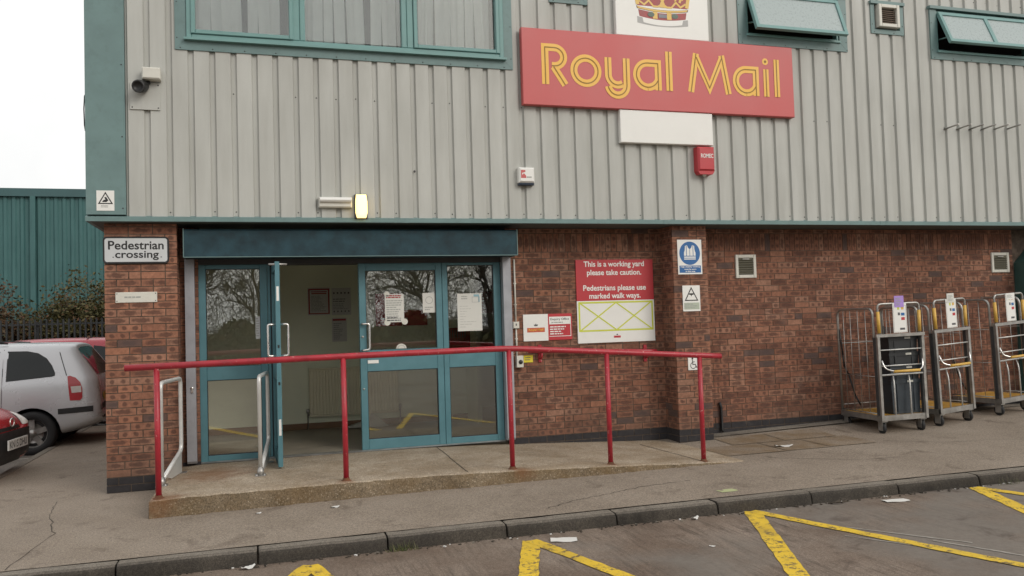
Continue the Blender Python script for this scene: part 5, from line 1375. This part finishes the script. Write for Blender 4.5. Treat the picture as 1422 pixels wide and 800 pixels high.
# ---------------------------------------------------------------- background
wh = thing('warehouse', (-6, 28, 0), 'long teal corrugated warehouse beyond the fence', 'building')
p = MB().mat('gw'); x = -40; pts = []
while x < 25:
    pts += [(x, 28.0), (x + .10, 28.0), (x + .15, 28.055), (x + .25, 28.055)]; x += .30
b = len(p.v)
for z in (-.1, 7.2): p.v += [(q[0], q[1], z) for q in pts]
for i in range(len(pts) - 1): p.face([b + i, b + i + 1, b + len(pts) + i + 1, b + len(pts) + i])
p.box(-40, 25, 28.1, 50, -.1, 7.2); p.build('wall', wh)
p = MB().mat('gwtrim'); p.box(-40.1, 25.1, 27.88, 28.3, 7.12, 7.44); p.box(-40, 25, 28.3, 50, 7.3, 7.5); p.build('eaves_gutter', wh)
for x in (-19.2, -13.1, -7.15, -1.1, 5):
    p = MB().mat('gw'); p.box(x - .09, x + .09, 27.86, 28.02, 0, 7.12); p.build('downpipe', wh)
fn = thing('palisade_fence', (-6, 19, 0), 'dark grey steel palisade fence behind the parked cars', 'fence')
p = MB().mat('pale'); x = -26
rs = random.Random(12)
while x < 10:
    top = 2.06 + rs.uniform(-.01, .01); w = .062
    b = len(p.v); pr = [(-w / 2, 0), (-w / 5, -.028), (w / 5, -.028), (w / 2, 0)]
    for z in (-.1, top - .06): p.v += [(x + q[0], 19 + q[1], z) for q in pr]
    p.v += [(x - w / 5, 19 - .028, top), (x + w / 5, 19 - .028, top)]
    for i in range(3): p.face([b + i, b + i + 1, b + 5 + i, b + 4 + i])
    p.face([b + 4, b + 5, b + 8]); p.face([b + 5, b + 6, b + 9, b + 8]); p.face([b + 6, b + 7, b + 9]); x += .152
p.build('pales', fn)
p = MB().mat('pale')
for z in (.4, 1.88): p.box(-26, 10, 19.005, 19.055, z, z + .05)
p.build('rails', fn)
for x in range(-26, 11, 3):
    p = MB().mat('pale'); p.box(x - .05, x + .05, 19.06, 19.16, -.1, 1.98); p.build('post', fn)
rl = random.Random(5)
def bush(name, cx, cy, w, d, h, n, label, mat, leaf=.14):
    t = thing(name, (cx, cy, 0), label, 'bush', 'bushes behind the palisade fence')
    p = MB().mat('bark'); tips = []
    for i in range(26):
        a = rl.uniform(0, 2 * PI); r = rl.random() ** .5; hh = h * rl.uniform(.6, 1.03)
        P0 = Vector((cx + rl.uniform(-.35, .35) * w, cy + rl.uniform(-.2, .2), -.1)); P2 = Vector((cx + math.cos(a) * r * w * .55, cy + math.sin(a) * r * d * .5, hh)); P1 = (P0 + P2) / 2 + Vector((rl.uniform(-.2, .2), rl.uniform(-.2, .2), .3))
        p.tube([P0, P1, P2], [.022, .014, .005], 5); tips += [P1, P2]
        for q in range(5):
            s_ = P1 + (P2 - P1) * rl.random(); e = s_ + Vector((rl.uniform(-.5, .5), rl.uniform(-.3, .3), rl.uniform(.1, .6))); p.tube([s_, e], [.008, .003], 4); tips.append(e)
    p.build('stem', t)
    p = MB().mat(mat); cl_ = []
    for i in range(70):
        a = rl.uniform(0, 2 * PI); r = rl.random() ** .5; zc = rl.uniform(.15, 1)
        top = h * (1 - .35 * r * r) * rl.uniform(.82, 1.0)
        cl_.append((Vector((cx + math.cos(a) * r * w * .55, cy + math.sin(a) * r * d * .5, zc * top)), rl.uniform(.12, .34), rl.random()))
    for i in range(n):
        c, r, tone = rl.choice(cl_) if rl.random() < .75 else (rl.choice(tips), .18, rl.random())
        q = c + Vector((rl.gauss(0, r), rl.gauss(0, r), rl.gauss(0, r * .8)))
        u = Vector((rl.gauss(0, 1), rl.gauss(0, 1), rl.gauss(0, .7))).normalized(); v = u.orthogonal().normalized()
        v = (v * math.cos(i) + u.cross(v) * math.sin(i)); L_f = leaf * rl.uniform(.5, 1.2)
        p.c = (min(1, max(0, tone * .6 + rl.random() * .4)), 0, 0)
        p.poly([q - u * L_f * .5, q + v * L_f * .26, q + u * L_f * .5, q - v * L_f * .26])
    p.build('foliage', t, attr=True, recalc=False)
bush('bush', -3.5, 21.2, 3.2, 2.2, 3.3, 20000, 'tallest rounded green and brown bush behind the fence, next to the brick column', 'leaf')
bush('bush', -5.3, 21.6, 2.2, 1.8, 2.45, 8000, 'low sparse bush behind the fence, between two taller bushes', 'leaf')
bush('bush', -7.1, 21.0, 2.6, 2.0, 3.05, 15000, 'russet bush behind the fence at the left edge of the photo', 'leaf2')
bush('bush', -10.0, 21.4, 3.0, 2.0, 3.3, 5000, 'broad bush behind the fence, beyond the left edge', 'leaf2')
# bare trees and a hedge across the yard, seen as reflections in the glass
def bare_tree(cx, cy, h, seed, label):
    r_ = random.Random(seed); t = thing('bare_tree', (cx, cy, -.1), label, 'tree', 'bare trees across the yard')
    tk = MB().mat('bark'); tw = MB().mat('bark')
    def grow(p, d, L, r, lev):
        e = p + d * L; m = (p + e) / 2 + Vector((r_.gauss(0, .04 * L), r_.gauss(0, .04 * L), 0))
        (tk if lev < 2 else tw).tube([p, m, e], [max(r, .013), max(r * .85, .012), max(r * .62, .011)], 6 if lev < 2 else (4 if lev < 4 else 3), caps=False)
        if lev >= 6: return
        for k in range(3 if lev else 4):
            a = r_.uniform(.35, .85); az = r_.uniform(0, 2 * PI); u = d.orthogonal().normalized(); w = d.cross(u)
            nd_ = (d * math.cos(a) + (u * math.cos(az) + w * math.sin(az)) * math.sin(a) + Vector((0, 0, .12))).normalized()
            grow(p + d * L * r_.uniform(.65, 1.0), nd_, L * r_.uniform(.60, .80), r * .58, lev + 1)
    grow(Vector((cx, cy, -.1)), Vector((0, 0, 1)), h * .27, h * .022, 0)
    tk.build('trunk', t); tw.build('crown', t)
k = 0
for k in range(15):
    bare_tree(-15 + k * 3.1 + (k * 53 % 7) * .15, -31.5 - (k * 29 % 5) * 1.3, 8.2 + (k * 37 % 5) * .55, 40 + k, 'bare winter tree across the yard, reflected in the glass')
tk = MB().mat('bark')
for i in range(15000):
    q = Vector((rl.uniform(-20, 34), rl.uniform(-36, -33), 1.0 + rl.random() ** 1.3 * 5.6)); d_ = Vector((rl.gauss(0, .7), rl.gauss(0, .4), rl.gauss(.5, .5))).normalized()
    tk.tube([q, q + d_ * rl.uniform(.4, 1.3)], [.014, .009], 3, caps=False)
tag(tk.build('thicket'), 'mass of bare winter twigs across the yard, reflected in the glass', 'thicket', kind='stuff')
hg = thing('hedge', (6, -31, -.1), 'dense hedge across the yard, reflected in the glass', 'hedge')
p = MB().mat('leaf'); 
for i in range(16000):
    q = Vector((rl.uniform(-24, 38), -31 + rl.gauss(0, .45), 0)); q.z = rl.random() ** .8 * (1.75 + .35 * math.sin(q.x * .9) + .25 * math.sin(q.x * 2.3 + 1)) - .1
    u = Vector((rl.gauss(0, 1), rl.gauss(0, 1), rl.gauss(0, 1))).normalized(); v = u.orthogonal().normalized(); L_f = rl.uniform(.12, .3)
    p.c = (rl.random(), 0, 0); p.poly([q - u * L_f, q + v * L_f * .5, q + u * L_f, q - v * L_f * .5])
p.build('foliage', hg, attr=True, recalc=False)
p = MB().mat('bark'); p.box(-24, 38, -31.15, -30.85, -.1, 1.25); p.build('core', hg)

# ---------------------------------------------------------------- litter and weeds
def litter(name, cx, cy, z, w, d, a, label, mat='litter', curl=.012):
    mb = MB().mat(mat); b = len(mb.v); n = 5; c, s_ = math.cos(R(a)), math.sin(R(a))
    for j in range(n):
        for i in range(n):
            u, v = (i / 4 - .5) * w, (j / 4 - .5) * d
            hz = z + .003 + curl * (abs(i / 4 - .5) ** 2 * 3 + .5 * math.sin(i * 1.7 + j))
            mb.v.append((cx + u * c - v * s_, cy + u * s_ + v * c, max(z + .002, hz)))
    for j in range(n - 1):
        for i in range(n - 1): k = b + j * n + i; mb.face([k, k + 1, k + n + 1, k + n], True)
    tag(mb.build(name), label, 'litter')
litter('paper_scrap', 3.63, -3.03, -.098, .20, .12, -18, 'white paper scrap lying by the tip of the nearest yellow chevron', curl=.006)
litter('paper_scrap', 6.72, -2.98, -.098, .22, .10, -8, 'white paper scrap on the yard between the two right hand chevrons', curl=.005)
litter('card_scrap', 5.40, -2.43, .003, .17, .10, 6, 'pale green card lying on the pavement near the kerb', 'litterg', .002)
litter('paper_scrap', 7.15, -.76, pz(7.15, -.76) + .006, .20, .07, -12, 'crumpled white paper on the brown paving slabs', curl=.02)
litter('paper_scrap', 2.05, -1.66, pz(2.05, -1.66), .07, .05, 15, 'tiny grey paper scrap in front of the ramp, right of its mate', curl=.01)
litter('paper_scrap', 1.42, -1.60, pz(1.4, -1.6), .05, .03, 40, 'tiny white paper fleck in front of the ramp, nearest the left end', curl=.006)
litter('paper_scrap', 1.35, -2.85, -.098, .10, .05, 25, 'torn white wrapper in the gutter left of the first chevron', curl=.02)
litter('paper_scrap', 4.83, -2.86, -.098, .07, .04, 30, 'small grey scrap in the gutter under the kerb, left of the middle chevron', curl=.02)
litter('paper_scrap', 4.55, -3.62, -.098, .045, .025, -40, 'white cigarette end on the open yard', curl=.004)
tw_ = MB().mat('bark')
for i in range(6):
    a = rl.uniform(-.6, .6); o = Vector((6.2 + rl.uniform(-.1, .1), -2.86 + rl.uniform(-.02, .03), -.09)); tw_.tube([o, o + Vector((math.cos(a) * .1, math.sin(a) * .1, .015))], .005, 4)
tag(tw_.build('twigs'), 'small heap of twigs in the gutter beside the kerb', 'twigs')
for (x, y, lab, n) in ((2.45, -2.83, 'straggly weed growing from the gutter below a kerb joint', 40), (8.15, -2.85, 'small weed in the gutter under the right end of the kerb', 26)):
    p = MB().mat('weed')
    for i in range(n):
        q = Vector((x + rl.gauss(0, .07), y + rl.gauss(0, .012), -.1)); d = Vector((rl.gauss(0, .6), rl.gauss(0, .3), 1)).normalized(); L_f = rl.uniform(.03, .10); v = Vector((.004, .002, 0)); p.c = (rl.random(), 0, 0)
        p.poly([q - v, q + v, q + d * L_f + v * .3])
    tag(p.build('weed', attr=True, recalc=False), lab, 'weed')
gt = MB().mat('bark'); gt2 = MB()
for i in range(420):
    x = rl.uniform(-1, 13); y = -2.80 - abs(rl.gauss(0, .03)); s_ = rl.uniform(.004, .012)
    gt.mat(rl.choice(('bark', 'kerbface', 'kerb', 'litter') if rl.random() < .3 else ('bark', 'kerbface')))
    gt.obox((x, y, -.0985), (math.cos(i), math.sin(i), 0), (-math.sin(i), math.cos(i), 0), (0, 0, 1), (-s_, s_), (-s_ * .6, s_ * .6), (0, s_ * .7))
tag(gt.build('gutter_grit'), 'grit and crumbs lying along the gutter', 'grit', kind='stuff')

# ---------------------------------------------------------------- camera, sky, sun
cam = bpy.data.cameras.new('camera'); co = bpy.data.objects.new('camera', cam); COL.objects.link(co)
yaw, pitch, roll = R(16.8946), R(2.2895), .031
d = Vector((math.sin(yaw) * math.cos(pitch), math.cos(yaw) * math.cos(pitch), math.sin(pitch)))
r0 = Vector((math.cos(yaw), -math.sin(yaw), 0)); u0 = r0.cross(d)
r_ = r0 * math.cos(roll) - u0 * math.sin(roll); u_ = u0 * math.cos(roll) + r0 * math.sin(roll)
co.matrix_world = Matrix(((r_.x, u_.x, -d.x, 1.475), (r_.y, u_.y, -d.y, -8.984), (r_.z, u_.z, -d.z, 1.565), (0, 0, 0, 1)))
cam.sensor_width = 36; cam.sensor_fit = 'HORIZONTAL'; cam.lens = 1150 / 1422 * 36; cam.clip_end = 1500; cam.clip_start = .05
S.camera = co
w = bpy.data.worlds.new('World'); S.world = w; w.use_nodes = True; t = w.node_tree
bg = t.nodes['Background']; sk_ = nd(t, 'ShaderNodeTexSky', sky_type='NISHITA'); sk_.sun_disc = False
EL, AZ = R(30), R(148)     # AZ: compass bearing of the sun, 0 = +Y, clockwise
sk_.sun_elevation = EL; sk_.sun_rotation = AZ; sk_.air_density = 1.0; sk_.dust_density = 6.0; sk_.ozone_density = 1.0
# unbroken cloud sheet over the clear sky
cl_n = noise(t, nd(t, 'ShaderNodeTexCoord').outputs['Generated'], 2.2, 5, .6)
cloud = ramp(t, cl_n, [(.3, (10.3, 10.3, 10.2)), (.7, (12.8, 12.6, 12.2))])
lk(t, mix(t, .86, sk_.outputs[0], cloud), bg.inputs[0])
bg.inputs[1].default_value = .10
sun = bpy.data.lights.new('sun', 'SUN'); sun.energy = 1.05; sun.angle = R(24); sun.color = (1, .95, .88)
so_ = bpy.data.objects.new('sun', sun); COL.objects.link(so_)
sd_ = Vector((math.sin(AZ) * math.cos(EL), math.cos(AZ) * math.cos(EL), math.sin(EL)))
so_.rotation_euler = (-sd_).to_track_quat('-Z', 'Y').to_euler(); so_.location = sd_ * 60
S.view_settings.view_transform = 'Standard'; S.view_settings.look = 'None'; S.view_settings.gamma = 1; S.view_settings.exposure = 0.0
S.view_settings.use_curve_mapping = False
S.cycles.use_denoising = True
S.cycles.max_bounces = 10; S.cycles.transparent_max_bounces = 12
S.cycles.sample_clamp_indirect = 6
